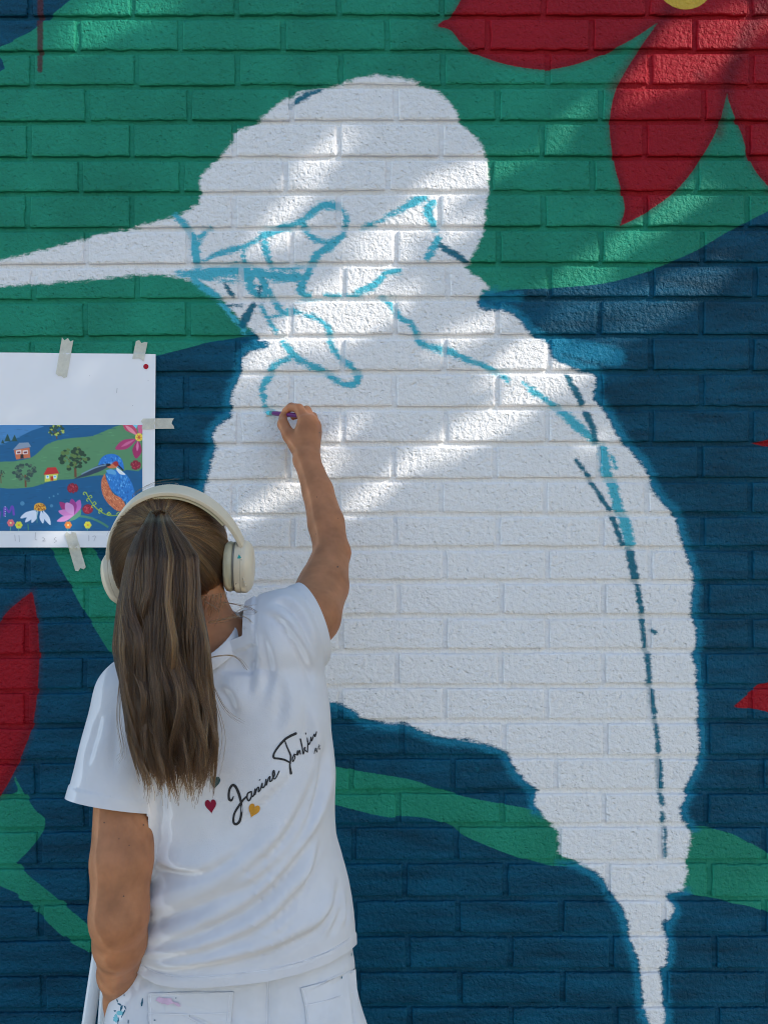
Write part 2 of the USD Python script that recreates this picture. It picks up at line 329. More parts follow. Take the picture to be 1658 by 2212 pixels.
blue = poly([(-900, 900), (0, 850), (200, 800), (340, 767), (420, 747), (450, 739), (555, 721), (800, 700), (1036, 640), (1100, 626), (1179, 622), (1299, 612), (1384, 590), (1434, 570), (1494, 545), (1529, 525), (1579, 495), (1609, 480), (1658, 455), (1900, 330), (2900, -100)], [(2900, 3200), (-2900, 3200), (-2900, 900)]).difference(stem).difference(zig)
blue = blue.union(poly([(150, 0), (260, -80), (500, -300)], [(-2900, -2600), (-2900, 260), (-300, 200), (0, 100), (30, 85), (70, 65), (110, 32), (150, 0)]))
petals = [
    poly([(941, 55), (974, 30), (994, 0), (1060, -120), (1250, -180)], [(1480, -60), (1424, 44)], [(1424, 44), (1379, 75), (1339, 97), (1279, 125), (1229, 141), (1179, 149), (1139, 146), (1089, 137), (1039, 120), (999, 95), (974, 65), (941, 55)]),
    poly([(1424, 44), (1394, 85), (1379, 107), (1349, 155), (1331, 190), (1321, 225), (1316, 275), (1321, 325), (1331, 375), (1341, 410), (1349, 450), (1338, 487)], [(1338, 487), (1364, 475), (1404, 452), (1454, 415), (1494, 370), (1529, 315), (1551, 270), (1561, 235), (1569, 200)], [(1569, 200), (1640, 0)], [(1480, -60), (1424, 44)]),
    poly([(1569, 200), (1579, 235), (1599, 285), (1614, 330), (1629, 365), (1658, 400), (1760, 520)], [(1760, 520), (1800, 380), (1780, 150), (1700, 20), (1480, -60)], [(1640, 0), (1569, 200)]),
    poly([(1480, -60), (1500, -300), (1650, -420)], [(1650, -420), (1700, -200), (1560, -60)]),
    poly([(70, 1277), (40, 1300), (0, 1340), (-120, 1500)], [(-200, 1700), (-60, 1780)], [(-60, 1780), (0, 1719), (30, 1669), (50, 1624), (70, 1569), (80, 1499), (82, 1474), (85, 1412), (80, 1337), (70, 1277)]),
    poly([(1619, 955), (1658, 949), (1800, 900)], [(1800, 1000), (1658, 964), (1619, 955)]),
    poly([(1581, 1528), (1629, 1489), (1658, 1474), (1800, 1440)], [(1800, 1580), (1658, 1538), (1624, 1531), (1581, 1528)])]
red = unary_union(petals)
crease = unary_union([LineString(crom(s)).buffer(w) for s, w in [
    ([(1420, 50), (1450, 20), (1480, -20)], 12), ([(1569, 200), (1580, 150), (1620, 60), (1690, -20)], 16), ([(1551, 290), (1569, 205)], 8),
    ([(1325, 190), (1400, 85), (1424, 46)], 10), ([(1510, 160), (1516, 166)], 8)]] + [p.boundary.buffer(9).intersection(p) for p in petals[:3]] + [petals[4].boundary.buffer(14).intersection(petals[4])])
yellow = Point(1480, -45).buffer(64)
drip = stroke([(88, -200), (87, 40), (86, 150)], [11, 13, 11])
wash = bird.boundary.buffer(17).difference(bird).intersection(blue.buffer(8)).union(stroke([(566, 742), (580, 744)], [22, 24])).union(stroke([(1205, 745), (1330, 770)], [50, 30])).union(stroke([(1046, 640), (1120, 640)], [26, 14])).union(stroke([(1404, 2190), (1428, 2230)], [50, 60]))
z2 = lambda L: [(353.1 + x * .2778, 383.8 + y * .2778) for x, y in L]
cy = [stroke(z2(p), np.array(w) * .2778) for p, w in [
    ([(95, 290), (180, 380), (230, 470), (240, 560), (265, 690)], [38, 55, 62, 62, 60]), ([(360, 385), (300, 440), (270, 510), (265, 600)], [30, 40, 34]),
    ([(310, 640), (420, 590), (560, 550), (660, 520), (760, 460)], [30, 44, 40, 38]), ([(760, 440), (900, 400), (1000, 360), (1080, 330), (1150, 270), (1230, 215), (1340, 215)], [40, 56, 50, 60, 70]),
    ([(1390, 250), (1420, 310), (1410, 375)], [26, 44, 36]), ([(620, 540), (620, 600), (625, 670)], [26]), ([(790, 440), (790, 530), (810, 620), (850, 690), (950, 700), (1080, 685), (1170, 660)], [56, 56, 40, 36, 40]),
    ([(1090, 380), (1140, 450), (1220, 490), (1320, 480), (1400, 440)], [56, 40, 36, 30]), ([(1400, 450), (1300, 530), (1200, 590), (1150, 660), (1110, 760), (1070, 830), (1070, 890), (1130, 910)], [40, 62, 60, 66, 50]),
    ([(100, 742), (300, 745), (450, 725), (640, 700)], [30, 80, 100, 90]), ([(640, 760), (760, 740), (950, 770), (1090, 770)], [50, 70, 70, 50]), ([(680, 740), (690, 860), (730, 900), (790, 890), (770, 800), (740, 740)], [60, 54, 60]),
    ([(230, 780), (350, 880), (440, 930)], [50, 56, 40]), ([(440, 960), (520, 1060), (600, 1150), (630, 1200)], [40, 34, 30]), ([(820, 880), (880, 990), (930, 1050), (1000, 1030)], [40, 46, 60]),
    ([(760, 1000), (810, 1090), (870, 1190)], [34]), ([(820, 1080), (950, 1060)], [24]),
    ([(1040, 1040), (1180, 1090), (1270, 1150), (1290, 1200), (1300, 1300), (1380, 1400), (1470, 1480), (1510, 1530), (1500, 1590), (1440, 1610), (1350, 1580), (1260, 1510), (1150, 1460), (1050, 1410), (980, 1340), (920, 1270)], [28, 40, 40, 44, 50, 60, 56, 44, 50, 60, 40]),
    ([(280, 725), (450, 745), (630, 755)], [26, 34, 22]), ([(300, 785), (480, 800), (640, 805)], [16, 26, 18]), ([(420, 690), (540, 705), (640, 730)], [20, 30]), ([(640, 800), (700, 830), (780, 850)], [28, 24]), ([(700, 700), (770, 720), (840, 765)], [36, 28]), ([(860, 800), (930, 800), (1000, 785)], [22]), ([(900, 735), (980, 750), (1060, 740)], [30, 20]), ([(660, 690), (655, 780), (660, 880)], [22, 30]), ([(1030, 960), (1150, 945), (1220, 940)], [10, 14]), ([(560, 650), (590, 670), (640, 665)], [14]), ([(930, 370), (900, 410), (830, 450)], [24, 30]),
    ([(980, 1400), (860, 1460), (830, 1530), (780, 1600), (764, 1660)], [44, 50, 46])]]
cy += [stroke(p, w) for p, w in [
    ([(565, 843), (570, 862), (576, 882), (590, 889)], [11, 12, 12, 9]), ([(782, 490), (812, 478), (860, 456)], [10, 7, 10]), ([(866, 452), (894, 435), (918, 427)], [15, 18, 16]), ([(934, 438), (922, 450), (929, 470), (939, 492)], [17, 20, 16]),
    ([(946, 515), (936, 535), (924, 555)], [15, 16, 13]), ([(829, 590), (862, 584)], [14, 10]), ([(770, 628), (800, 620), (828, 596)], [10, 18, 10]), ([(700, 637), (780, 638)], [6]), ([(818, 640), (829, 645), (844, 660), (864, 685), (889, 700), (901, 725), (904, 737), (929, 749), (964, 757), (1004, 774), (1044, 789), (1079, 807), (1096, 822)], [9, 13, 12, 15, 16, 12, 12]),
    ([(1128, 826), (1154, 847), (1179, 864), (1209, 887), (1244, 917), (1284, 952)], [4, 15, 11, 16, 22, 14]), ([(1301, 969), (1311, 1027)], [20, 24]), ([(1321, 1042), (1336, 1104)], [22]), ([(1346, 1117), (1359, 1177)], [24]), ([(1320, 985), (1330, 1010)], [8])]]
dk = [stroke(z2(p), np.array(w) * .2778) for p, w in [([(752, 855), (742, 895)], [36, 30]), ([(700, 975), (640, 1090), (612, 1140)], [40, 66, 52]), ([(500, 990), (610, 992)], [10, 16]), ([(480, 830), (540, 920)], [30, 34]), ([(690, 955), (780, 955)], [8])]]
dk += [stroke(p, w) for p, w in [
    ([(951, 530), (979, 547), (1009, 567)], [11, 15, 8]), ([(1224, 812), (1244, 847), (1256, 872)], [12, 14, 13]), ([(1264, 892), (1279, 922), (1286, 952)], [15, 14, 14]), ([(1359, 1189), (1371, 1250)], [20, 16]), ([(1374, 1262), (1386, 1327)], [14, 11]),
    ([(1386, 1339), (1394, 1405)], [15, 8]), ([(1398, 1414), (1401, 1474), (1404, 1480)], [12, 13]), ([(1406, 1488), (1414, 1554)], [8, 12]), ([(1416, 1564), (1421, 1624)], [10]), ([(1423, 1641), (1426, 1703)], [13]), ([(1426, 1718), (1429, 1736)], [12]),
    ([(1430, 1760), (1431, 1779)], [10]), ([(1436, 1792), (1436, 1850)], [7, 6]), ([(1244, 994), (1271, 1029)], [6, 10]), ([(1274, 1037), (1316, 1102)], [8, 12]), ([(1321, 1117), (1344, 1177)], [10, 13]), ([(695, 192), (660, 205), (628, 226)], [6, 13, 10]), ([(1408, 1362), (1414, 1366)], [8]), ([(1030, 1660), (1032, 1662)], [1])]]
LAYERS = {'blue': blue, 'bird': bird, 'red': red, 'cyan': unary_union(cy), 'dark': unary_union(dk), 'crease': crease, 'yellow': yellow, 'drip': drip, 'wash': wash}
def sdf(shape, u, v, far=60.0):
    """Signed distance in metres, positive inside."""
    b = shape.boundary.segmentize(2.0); pts = shapely.get_coordinates(b)
    d, _ = cKDTree(pts).query(np.stack([u, v], 1), distance_upper_bound=far)
    d = np.minimum(d, far); shapely.prepare(shape)
    return np.where(shapely.contains_xy(shape, u, v), d, -d) / 1000
def mural_attrs(p):
    u, v = 829 + p[:, 0] * 1000, 1105.5 + (CZ - p[:, 2]) * 1000
    L = {k: sdf(s, u, v) for k, s in LAYERS.items()}
    st = lambda a, b, c: np.stack([L[a], L[b], L[c]], 1)
    return {'mural_a': st('blue', 'bird', 'red'), 'mural_b': st('cyan', 'dark', 'crease'), 'mural_c': st('yellow', 'drip', 'wash')}

# ------------------------------------------------------------------ the brick wall
wall = thing('brick_wall', 'painted brick wall with a half finished bird mural in white, green and dark blue', 'wall')
TOPS = [-38, 40, 115, 190, 267, 345, 420, 497, 575, 650, 731, 809, 887, 964, 1042, 1117, 1190, 1262, 1337, 1412, 1488, 1564, 1641, 1716, 1789, 1868, 1948, 2026, 2103, 2179, 2255]
REFS = [954, 834, 959, 854, 951, 839, 951, 854, 966, 852, 961, 851, 961, 849, 954, 854, 959, 861, 959, 859, 959, 866, 979, 862, 984, 871, 989, 879, 993, 884, 998]
PITCH, ROW, JT = 221.4, 76.4, 11.0
while TOPS[0] > -2000: TOPS.insert(0, TOPS[0] - ROW); REFS.insert(0, (834 if len(TOPS) % 2 else 954))
while TOPS[-1] < 2720: TOPS.append(TOPS[-1] + ROW); REFS.append(REFS[-2] + 3)
def sag(u, v):  # the courses run a little low towards the left, more so lower down
    s = np.clip((829 - np.asarray(u, float)) / 829, 0, 2.2); t = np.clip((v - 300) / 1200, 0, 1)
    return s * (2 + 10 * t), -s * (4 + 14 * t)
def brick_mesh(u0, u1, v0, v1, seed, fine):
    w, h = u1 - u0, v1 - v0; r = np.random.default_rng(seed)
    nx, nz = (max(2, int(w / 4.6)), max(2, int(h / 4.6))) if fine else (2, 2)
    e = np.array([0, 0, .8, 2.2, 4.2]); dep = np.array([16, 5.0, 2.0, .55, 0.0])
    xs, zs = np.concatenate([e, np.linspace(4.2, w - 4.2, nx + 1)[1:-1], w - e[::-1]]), np.concatenate([e, np.linspace(4.2, h - 4.2, nz + 1)[1:-1], h - e[::-1]])
    dx, dz = np.zeros(len(xs)), np.zeros(len(zs)); dx[:5], dx[-5:], dz[:5], dz[-5:] = dep, dep[::-1], dep, dep[::-1]
    X, Z = np.meshgrid(xs, zs); Y = np.maximum(dx[None], dz[:, None]) + .35 * np.minimum(dx[None], dz[:, None])
    Y = np.minimum(Y, 16)
    U, V = u0 + X, v0 + Z
    q = np.stack([U / 26, V / 26, np.full_like(U, seed * 3.7)], -1)
    edge = np.clip(1 - np.minimum(np.minimum(X, w - X), np.minimum(Z, h - Z)) / 9, 0, 1)
    U = U + edge * (meshkit.fbm(q, 2, 3) - .5) * 4.5; V = V + edge * (meshkit.fbm(q, 2, 5) - .5) * 4.0
    Y = Y + (meshkit.fbm(q, 3, 8) - .5) * 2.2 + (meshkit.noise(q * 4.5, 2) - .5) * .7 + r.uniform(-.9, .9) + r.uniform(-.8, .8) * (X / w - .5) + r.uniform(-.8, .8) * (Z / h - .5)
    a, b = sag(U, V); V = V + a; U = U + b
    v = np.stack([(U - 829) / 1000, Y / 1000, CZ + (1105.5 - V) / 1000], -1).reshape(-1, 3)
    f = grid_faces(len(zs), len(xs))
    return v, f
fine, coarse = [], []
for i, (top, ref) in enumerate(zip(TOPS, REFS)):
    if CZ + (1105.5 - top - 65) / 1000 < .01: continue
    rr = np.random.default_rng(100 + i); n0 = int((ref + 3200) / PITCH) + 1
    js = ref + PITCH * (np.arange(n0 * 2) - n0) + rr.uniform(-2.5, 2.5, n0 * 2)
    for a, b in zip(js[:-1], js[1:]):
        if b < -2700 or a > 4300: continue
        hgt = (TOPS[i + 1] - top if i + 1 < len(TOPS) else ROW) - JT
        see = -25 < b and a < 1685 and top + hgt > -8 and top < 2222
        (fine if see else coarse).append((a + JT / 2, b - JT / 2, top + rr.uniform(-.8, .8), top + hgt + rr.uniform(-.8, .8), i * 97 + int(a) % 89))
FM = [brick_mesh(*b, True) for b in fine]; CM = [brick_mesh(*b, False) for b in coarse]
def merge(L):
    o = np.cumsum([0] + [len(v) for v, _ in L]); return np.vstack([v for v, _ in L]), np.vstack([f + k for (_, f), k in zip(L, o)])
allv, _ = merge(FM); att = mural_attrs(allv); at = 0
for v, f in FM:
    part(wall, 'brick', (v, f), brick_mat, smooth=True, pv={k: a[at:at + len(v)] for k, a in att.items()}); at += len(v)
cv, cf = merge(CM)
part(wall, 'further_bricks', (cv, cf), brick_mat, smooth=True, pv=mural_attrs(cv), kind='stuff')
# mortar: one sheet behind the brick faces, fine along the joints in view
xs = np.arange(-60, 1722, 4.5); zs = np.arange(-60, 2280, 4.5); X, Z = np.meshgrid(xs, zs)
tops = np.array(TOPS); row = np.clip(np.searchsorted(tops, Z.ravel() - sag(X.ravel(), Z.ravel())[0], 'right') - 1, 0, len(tops) - 1)
zz = Z.ravel() - sag(X.ravel(), Z.ravel())[0] - tops[row]; uu = (X.ravel() - sag(X.ravel(), Z.ravel())[1] - np.array(REFS)[row] + PITCH / 2) % PITCH - PITCH / 2
inner = ((zz > 8) & (zz < 58) & (np.abs(uu) > 16)).reshape(X.shape)
f = grid_faces(*X.shape); f = f[~inner.ravel()[f].all(1)]
q = np.stack([X / 30, Z / 30, 0 * X], -1); Y = np.where(((zz > 2) & (zz < 64)).reshape(X.shape), 5.6, 9.0) + (meshkit.fbm(q, 3, 21) - .5) * 2.6 + (meshkit.noise(q * 5, 4) - .5) * .8
v = np.stack([(X - 829) / 1000, Y / 1000, CZ + (1105.5 - Z) / 1000], -1).reshape(-1, 3)
used = np.unique(f); re = np.zeros(len(v), int); re[used] = np.arange(len(used)); v, f = v[used], re[f]
part(wall, 'mortar', (v, f), mortar_mat, smooth=True, pv=mural_attrs(v))
bx = trimesh.creation.box([7.0, .2, 4.72]); bx.apply_translation([.8 - .005, .118, 2.36 - .0]); bx = bx.subdivide().subdivide().subdivide()
part(wall, 'outer_mortar', bx, mortar_mat, pv=mural_attrs(np.asarray(bx.vertices)))

# ------------------------------------------------------------------ the paper with the printed picture, and its tape
def art_pixels():
    """The printed picture as an array of linear colours, 1 pixel = 0.2315 mm; x from -700 to 1330, y from 845 to 1836."""
    from PIL import Image, ImageDraw, ImageFilter
    X0, Y0 = -700, 845
    im = Image.new('RGB', (2030, 992), (20, 92, 140)); d = ImageDraw.Draw(im); r = np.random.default_rng(5)
    T = lambda L: [(x - X0, y - Y0) for x, y in L]
    pg = lambda L, c, n=6: d.polygon([tuple(x) for x in crom(T(L), n)], fill=c)
    pl = lambda L, c: d.polygon(T(L), fill=c)
    ln = lambda L, c, w, n=6: d.line([tuple(x) for x in crom(T(L), n)], fill=c, width=w, joint='curve')
    el = lambda x, y, a, b, c: d.ellipse([x - a - X0, y - b - Y0, x + a - X0, y + b - Y0], fill=c)
    def petal(x0, y0, x1, y1, w, c):
        a = np.array([x0, y0]); b = np.array([x1, y1]); n = np.array([-(b - a)[1], (b - a)[0]]) / (np.linalg.norm(b - a) + 1e-9) * w
        pg([a, a + (b - a) * .35 + n * .8, a + (b - a) * .65 + n, b, a + (b - a) * .65 - n, a + (b - a) * .35 - n * .8, a], c)
    pg([(-700, 845), (350, 845), (290, 900), (150, 970), (0, 1030), (-300, 1090), (-700, 1100)], (70, 130, 185), 3)
    pg([(-700, 1330), (-300, 1230), (0, 1190), (130, 1185), (290, 1150), (380, 1080), (450, 1020), (600, 975), (850, 950), (980, 900), (1130, 845), (1330, 845), (1330, 1245), (1180, 1265), (1050, 1310), (880, 1320), (700, 1350), (500, 1365), (300, 1425), (100, 1440), (0, 1432), (-300, 1400), (-700, 1440)], (88, 140, 100), 3)
    for _ in range(900):
        x, y = r.uniform(-700, 1330), r.uniform(845, 1836); p = im.getpixel((int(np.clip(x - X0, 0, 2029)), int(np.clip(y - Y0, 0, 991)))); k = r.uniform(.86, 1.16)
        d.line([(x - X0, y - Y0), (x - X0 + r.uniform(20, 60), y - Y0 + r.uniform(-6, 6))], fill=tuple(int(min(255, q * k)) for q in p), width=int(r.uniform(3, 8)))
    def tree(x, y, R, trunk, dk, lt):
        ln([(x + 5, trunk), (x, y + R * .2)], (110, 75, 55), max(8, int(R * .17))); ln([(x, y + R * .5), (x - R * .5, y)], (110, 75, 55), 8); ln([(x, y + R * .5), (x + R * .5, y)], (110, 75, 55), 8)
        for _ in range(60):
            a, q = r.uniform(0, 6.28), R * math.sqrt(r.uniform(0, 1)); s = R * r.uniform(.09, .18)
            el(x + q * math.cos(a), y + .78 * q * math.sin(a), s, s * .8, dk if r.random() < .62 else lt)
    tree(700, 1160, 135, 1335, (38, 68, 52), (95, 125, 70)); tree(235, 1290, 105, 1425, (52, 78, 74), (80, 108, 88)); tree(525, 895, 72, 975, (48, 78, 60), (175, 190, 90)); tree(5, 1300, 40, 1390, (45, 70, 66), (90, 110, 90))
    for x, y, s in ((70, 985, 34), (135, 985, 30), (25, 1010, 18), (-60, 1020, 34)):
        for k in range(3): pl([(x - s * (.5 + .25 * k), y - s * .6 + k * s * .5), (x, y - s * 1.6 + k * s * .5), (x + s * (.5 + .25 * k), y - s * .6 + k * s * .5)], (35, 75, 72))
    pl([(130, 1080), (275, 1055), (282, 1150), (150, 1168)], (205, 112, 78)); pl([(118, 1080), (180, 1012), (265, 1008), (290, 1050)], (135, 150, 172))
    for x in (175, 238): pl([(x - 26, 1085), (x + 22, 1080), (x + 22, 1115), (x - 26, 1120)], (235, 220, 215)); pl([(x - 16, 1096), (x + 14, 1092), (x + 14, 1108), (x - 16, 1110)], (120, 45, 60))
    pl([(190, 1160), (192, 1120), (218, 1118), (220, 1156)], (45, 40, 45))
    pl([(418, 1300), (540, 1300), (530, 1362), (418, 1378)], (205, 205, 85)); pl([(405, 1312), (440, 1245), (520, 1240), (552, 1298)], (195, 48, 50))
    for x in (443, 512): pl([(x - 14, 1315), (x + 14, 1315), (x + 14, 1345), (x - 14, 1345)], (225, 240, 245)); el(x, 1328, 8, 8, (80, 170, 220))
    pl([(470, 1366), (470, 1325), (496, 1325), (496, 1364)], (190, 60, 40))
    # pink flower at the corner
    petal(1290, 940, 1140, 800, 45, (200, 70, 105)); petal(1280, 975, 1075, 1070, 42, (178, 58, 112)); petal(1290, 980, 1270, 1160, 42, (165, 42, 100)); petal(1300, 950, 1345, 780, 40, (214, 100, 140))
    petal(1285, 950, 1170, 850, 16, (230, 140, 160)); petal(1285, 990, 1280, 1090, 12, (220, 120, 165)); petal(1260, 980, 1130, 1050, 12, (205, 105, 150)); pl([(1235, 845), (1285, 845), (1270, 880)], (120, 200, 225))
    el(1297, 960, 36, 36, (240, 215, 80))
    for a in range(6): ln([(1297, 960), (1297 + 26 * math.cos(a * 1.047), 960 + 26 * math.sin(a * 1.047))], (205, 90, 45), 7)
    for x, y, s in ((1265, 1220, 42), (678, 1437, 46), (818, 1632, 44)):
        for _ in range(40): a = r.uniform(0, 6.28); el(x + s * .95 * math.cos(a), y + s * .85 * math.sin(a), 9, 9, (135, 32, 58))
        el(x, y, s * .9, s * .82, (155, 36, 58))
        for _ in range(25): a, q = r.uniform(0, 6.28), s * .8 * math.sqrt(r.random()); el(x + q * math.cos(a), y + q * math.sin(a), 5, 5, (120, 25, 50) if r.random() < .6 else (190, 70, 90))
    # the bird of the print
    pg([(985, 1300), (1010, 1280), (1100, 1260), (1180, 1310), (1230, 1390), (1255, 1470), (1262, 1530), (1230, 1590), (1170, 1560), (1090, 1500), (1030, 1440), (1000, 1370), (985, 1300)], (40, 122, 200))
    pg([(975, 1300), (948, 1360), (945, 1430), (965, 1510), (1010, 1580), (1080, 1640), (1130, 1650), (1170, 1600), (1130, 1530), (1060, 1490), (1020, 1420), (990, 1340), (975, 1300)], (208, 118, 82))
    pg([(915, 1215), (950, 1150), (1010, 1118), (1080, 1122), (1130, 1160), (1152, 1220), (1150, 1270), (1080, 1230), (1000, 1210), (915, 1225)], (40, 120, 205))
    pg([(680, 1355), (780, 1300), (900, 1230), (1000, 1205), (1020, 1225), (960, 1265), (850, 1310), (740, 1340), (680, 1355)], (48, 66, 88)); ln([(760, 1305), (900, 1240), (985, 1220)], (120, 150, 175), 12)
    pg([(990, 1235), (1040, 1210), (1085, 1185), (1105, 1215), (1080, 1245), (1020, 1250)], (215, 120, 80)); pg([(1040, 1200), (1090, 1185), (1105, 1225), (1075, 1230)], (170, 45, 50)); pl([(985, 1240), (1005, 1210), (1040, 1200), (1030, 1225)], (25, 28, 40))
    pg([(1085, 1240), (1130, 1270), (1170, 1310), (1120, 1305), (1085, 1265)], (228, 232, 236)); pg([(985, 1270), (1040, 1258), (1080, 1285), (1075, 1310), (1010, 1300)], (95, 165, 215)); ln([(1105, 1225), (1150, 1270)], (25, 32, 55), 14)
    for _ in range(330):
        x, y = r.uniform(920, 1260), r.uniform(1120, 1590); p = im.getpixel((int(x - X0), int(y - Y0)))
        if p in ((40, 122, 200), (40, 120, 205)): c = [(120, 190, 240), (70, 150, 225), (22, 84, 165)][r.integers(3)]; ln([(x, y), (x + r.uniform(-6, 6), y + r.uniform(8, 22))], c, 6)
        if p == (208, 118, 82): c = [(235, 165, 120), (170, 82, 58)][r.integers(2)]; ln([(x, y), (x + 8, y + 14)], c, 5)
    for _ in range(110):
        x, y = r.uniform(945, 1170), r.uniform(1330, 1650); p = im.getpixel((int(x - X0), int(y - Y0)))
        if p == (208, 118, 82): ln([(x, y), (x + 8, y + 12)], [(235, 165, 120), (170, 82, 58)][r.integers(2)], 6)
    # flowers along the bottom
    for x1, y1 in ((190, 1715), (235, 1755), (295, 1760), (400, 1765), (470, 1780)): petal(365 + (x1 - 330) * .25, 1640, x1, y1, 22, (215, 222, 238))
    pg([(315, 1635), (325, 1590), (370, 1572), (415, 1590), (428, 1635), (370, 1652)], (228, 168, 62))
    for _ in range(30): el(r.uniform(325, 420), r.uniform(1585, 1640), 5, 5, (150, 80, 40))
    ln([(345, 1650), (345, 1760)], (90, 150, 140), 6); ln([(260, 1770), (265, 1830)], (70, 140, 110), 10); ln([(690, 1690), (830, 1710), (930, 1750), (1010, 1800)], (70, 130, 110), 22)
    pg([(640, 1745), (690, 1680), (750, 1630), (750, 1690), (700, 1730)], (90, 150, 120))
    for x1, y1, w, c in ((555, 1565, 34, (165, 50, 120)), (545, 1650, 30, (210, 130, 195)), (530, 1745, 24, (222, 150, 205)), (745, 1545, 34, (190, 105, 185)), (670, 1535, 36, (160, 60, 140)), (615, 1570, 40, (212, 150, 205))): petal(690, 1690, x1, y1, w, c)
    for x, y, c in ((100, 1760, (225, 110, 120)), (635, 1780, (228, 130, 60)), (818, 1780, (225, 215, 70)), (175, 1780, (215, 215, 70))):
        ln([(x, y), (x - 4, 1832)], (90, 170, 140), 8)
        for k in range(6): el(x + 20 * math.cos(k * 1.05), y + 20 * math.sin(k * 1.05), 15, 15, c)
        el(x, y, 9, 9, (240, 225, 150) if c[1] < 200 else (225, 150, 60))
    ln([(40, 1700), (45, 1615), (85, 1660), (115, 1605), (130, 1690)], (105, 70, 175), 20); ln([(-10, 1740), (5, 1650)], (110, 70, 170), 16)
    for k in range(5): el(48, 1610 + 22 * k, 5, 5, (200, 195, 230))
    c = crom([(800, 1470), (830, 1530), (870, 1590), (930, 1650), (1010, 1680), (1100, 1680)], 6); ln([(800, 1470), (830, 1530), (870, 1590), (930, 1650), (1010, 1690), (1100, 1690)], (150, 175, 50), 9)
    for i, (x, y) in enumerate(c[2::3]): s = 1 if i % 2 else -1; ln([(x, y), (x + 22 * s, y - 18), (x + 34 * s, y + 2), (x + 20 * s, y + 8)], (190, 205, 60), 7)
    for x, y, s in ((208, 1578, 20), (480, 1600, 15), (500, 1510, 9), (540, 1490, 8), (460, 1525, 7)): el(x, y, s, s, (75, 135, 175))
    im = im.filter(ImageFilter.GaussianBlur(1.6)); a = np.asarray(im, float) / 255
    return np.where(a <= .04045, a / 12.92, ((a + .055) / 1.055) ** 2.4) * 1.18, X0, Y0
ART, AX0, AY0 = art_pixels()
sheet = thing('art_print', 'white paper sheet printed with a bird and flower landscape, taped to the painted wall', 'art print')
def sheet_y(u, v):  # the sheet bellies a little between its tapes and lifts at the lower edge
    return -.0075 - .0035 * np.sin((v - 760) / 425 * np.pi) * (1 + .4 * np.sin(u / 70.0)) - .003 * np.clip((v - 1090) / 95, 0, 1) ** 2 - .0012 * np.sin(u / 47.0 + v / 90.0)
def sheet_grid(us, vs):
    U, V = np.meshgrid(us, vs)
    right = 336 - 3.0 * (V - 764) / 418
    U = np.where(U > 300, 300 + (U - 300) * (right - 300) / 36, U); V = V + np.where(V < 800, (U - 336) * .010, 0)
    return U, V
us = np.arange(-150, 336.5, 1.15); us = np.append(us[us < 335.5], 336); rest = np.linspace(-150, 336, 60)
def sheet_part(name, us, vs, mat, lift=0.0, colours=None):
    U, V = sheet_grid(us, vs); y = sheet_y(U, V) - lift
    p = Pn(U.ravel(), V.ravel(), y.ravel()); f = grid_faces(*U.shape)[:, ::-1]
    m = trimesh.Trimesh(p, f, process=False)
    if m.face_normals[:, 1].mean() > 0: m.invert()
    return m, U.ravel(), V.ravel()
m, _, _ = sheet_part('paper', rest, np.linspace(764, 1182, 50), paper_mat); part(sheet, 'paper', solidify(m, .0004), paper_mat, smooth=30)
m, U, V = sheet_part('print', us[us < 308.5], np.arange(917.5, 1147, 1.15), None, .0005)
ix, iy = np.clip((U / .2315 - AX0).astype(int), 0, ART.shape[1] - 1), np.clip(((V - 721.5) / .2315 - AY0).astype(int), 0, ART.shape[0] - 1)
art_mat = M('printed_ink', {'a': ('attribute', {'attribute': 'ink'}), 'p': ('principled_bsdf', {'roughness': .5, 'specular_ior_level': .4})}, [('a.vector', 'p.base_color')])
part(sheet, 'printed_picture', m, art_mat, smooth=True, pv={'ink': ART[iy, ix]})
sheet_surf = lambda u, v: sheet_y(u, v) - .0004
part(sheet, 'red_dot', decal(Point(315, 791).buffer(5.6), sheet_surf, .0006, 3), flat_mat('red_sticker', (.40, .012, .03)))
pen = plain('pencil', (.50, .49, .53), .8)
marks = unary_union([stroke(p, [1.1]) for p in [[(32, 1155), (33, 1168)], [(41, 1156), (42, 1170)], [(77, 1150), (76, 1164), (80, 1166)], [(92, 1160), (97, 1164), (92, 1168), (98, 1168)], [(121, 1160), (117, 1164), (122, 1168), (117, 1172)], [(192, 1156), (192, 1168)], [(200, 1158), (206, 1158), (203, 1168)], [(155, 1148), (155, 1154)], [(253, 838), (252, 848)], [(193, 811), (194, 811)], [(286, 875), (287, 876)], [(320, 821), (320, 822)]]])
for mk in marks.geoms: part(sheet, 'pencil_mark', decal(mk, sheet_surf, .0006, 4), pen)
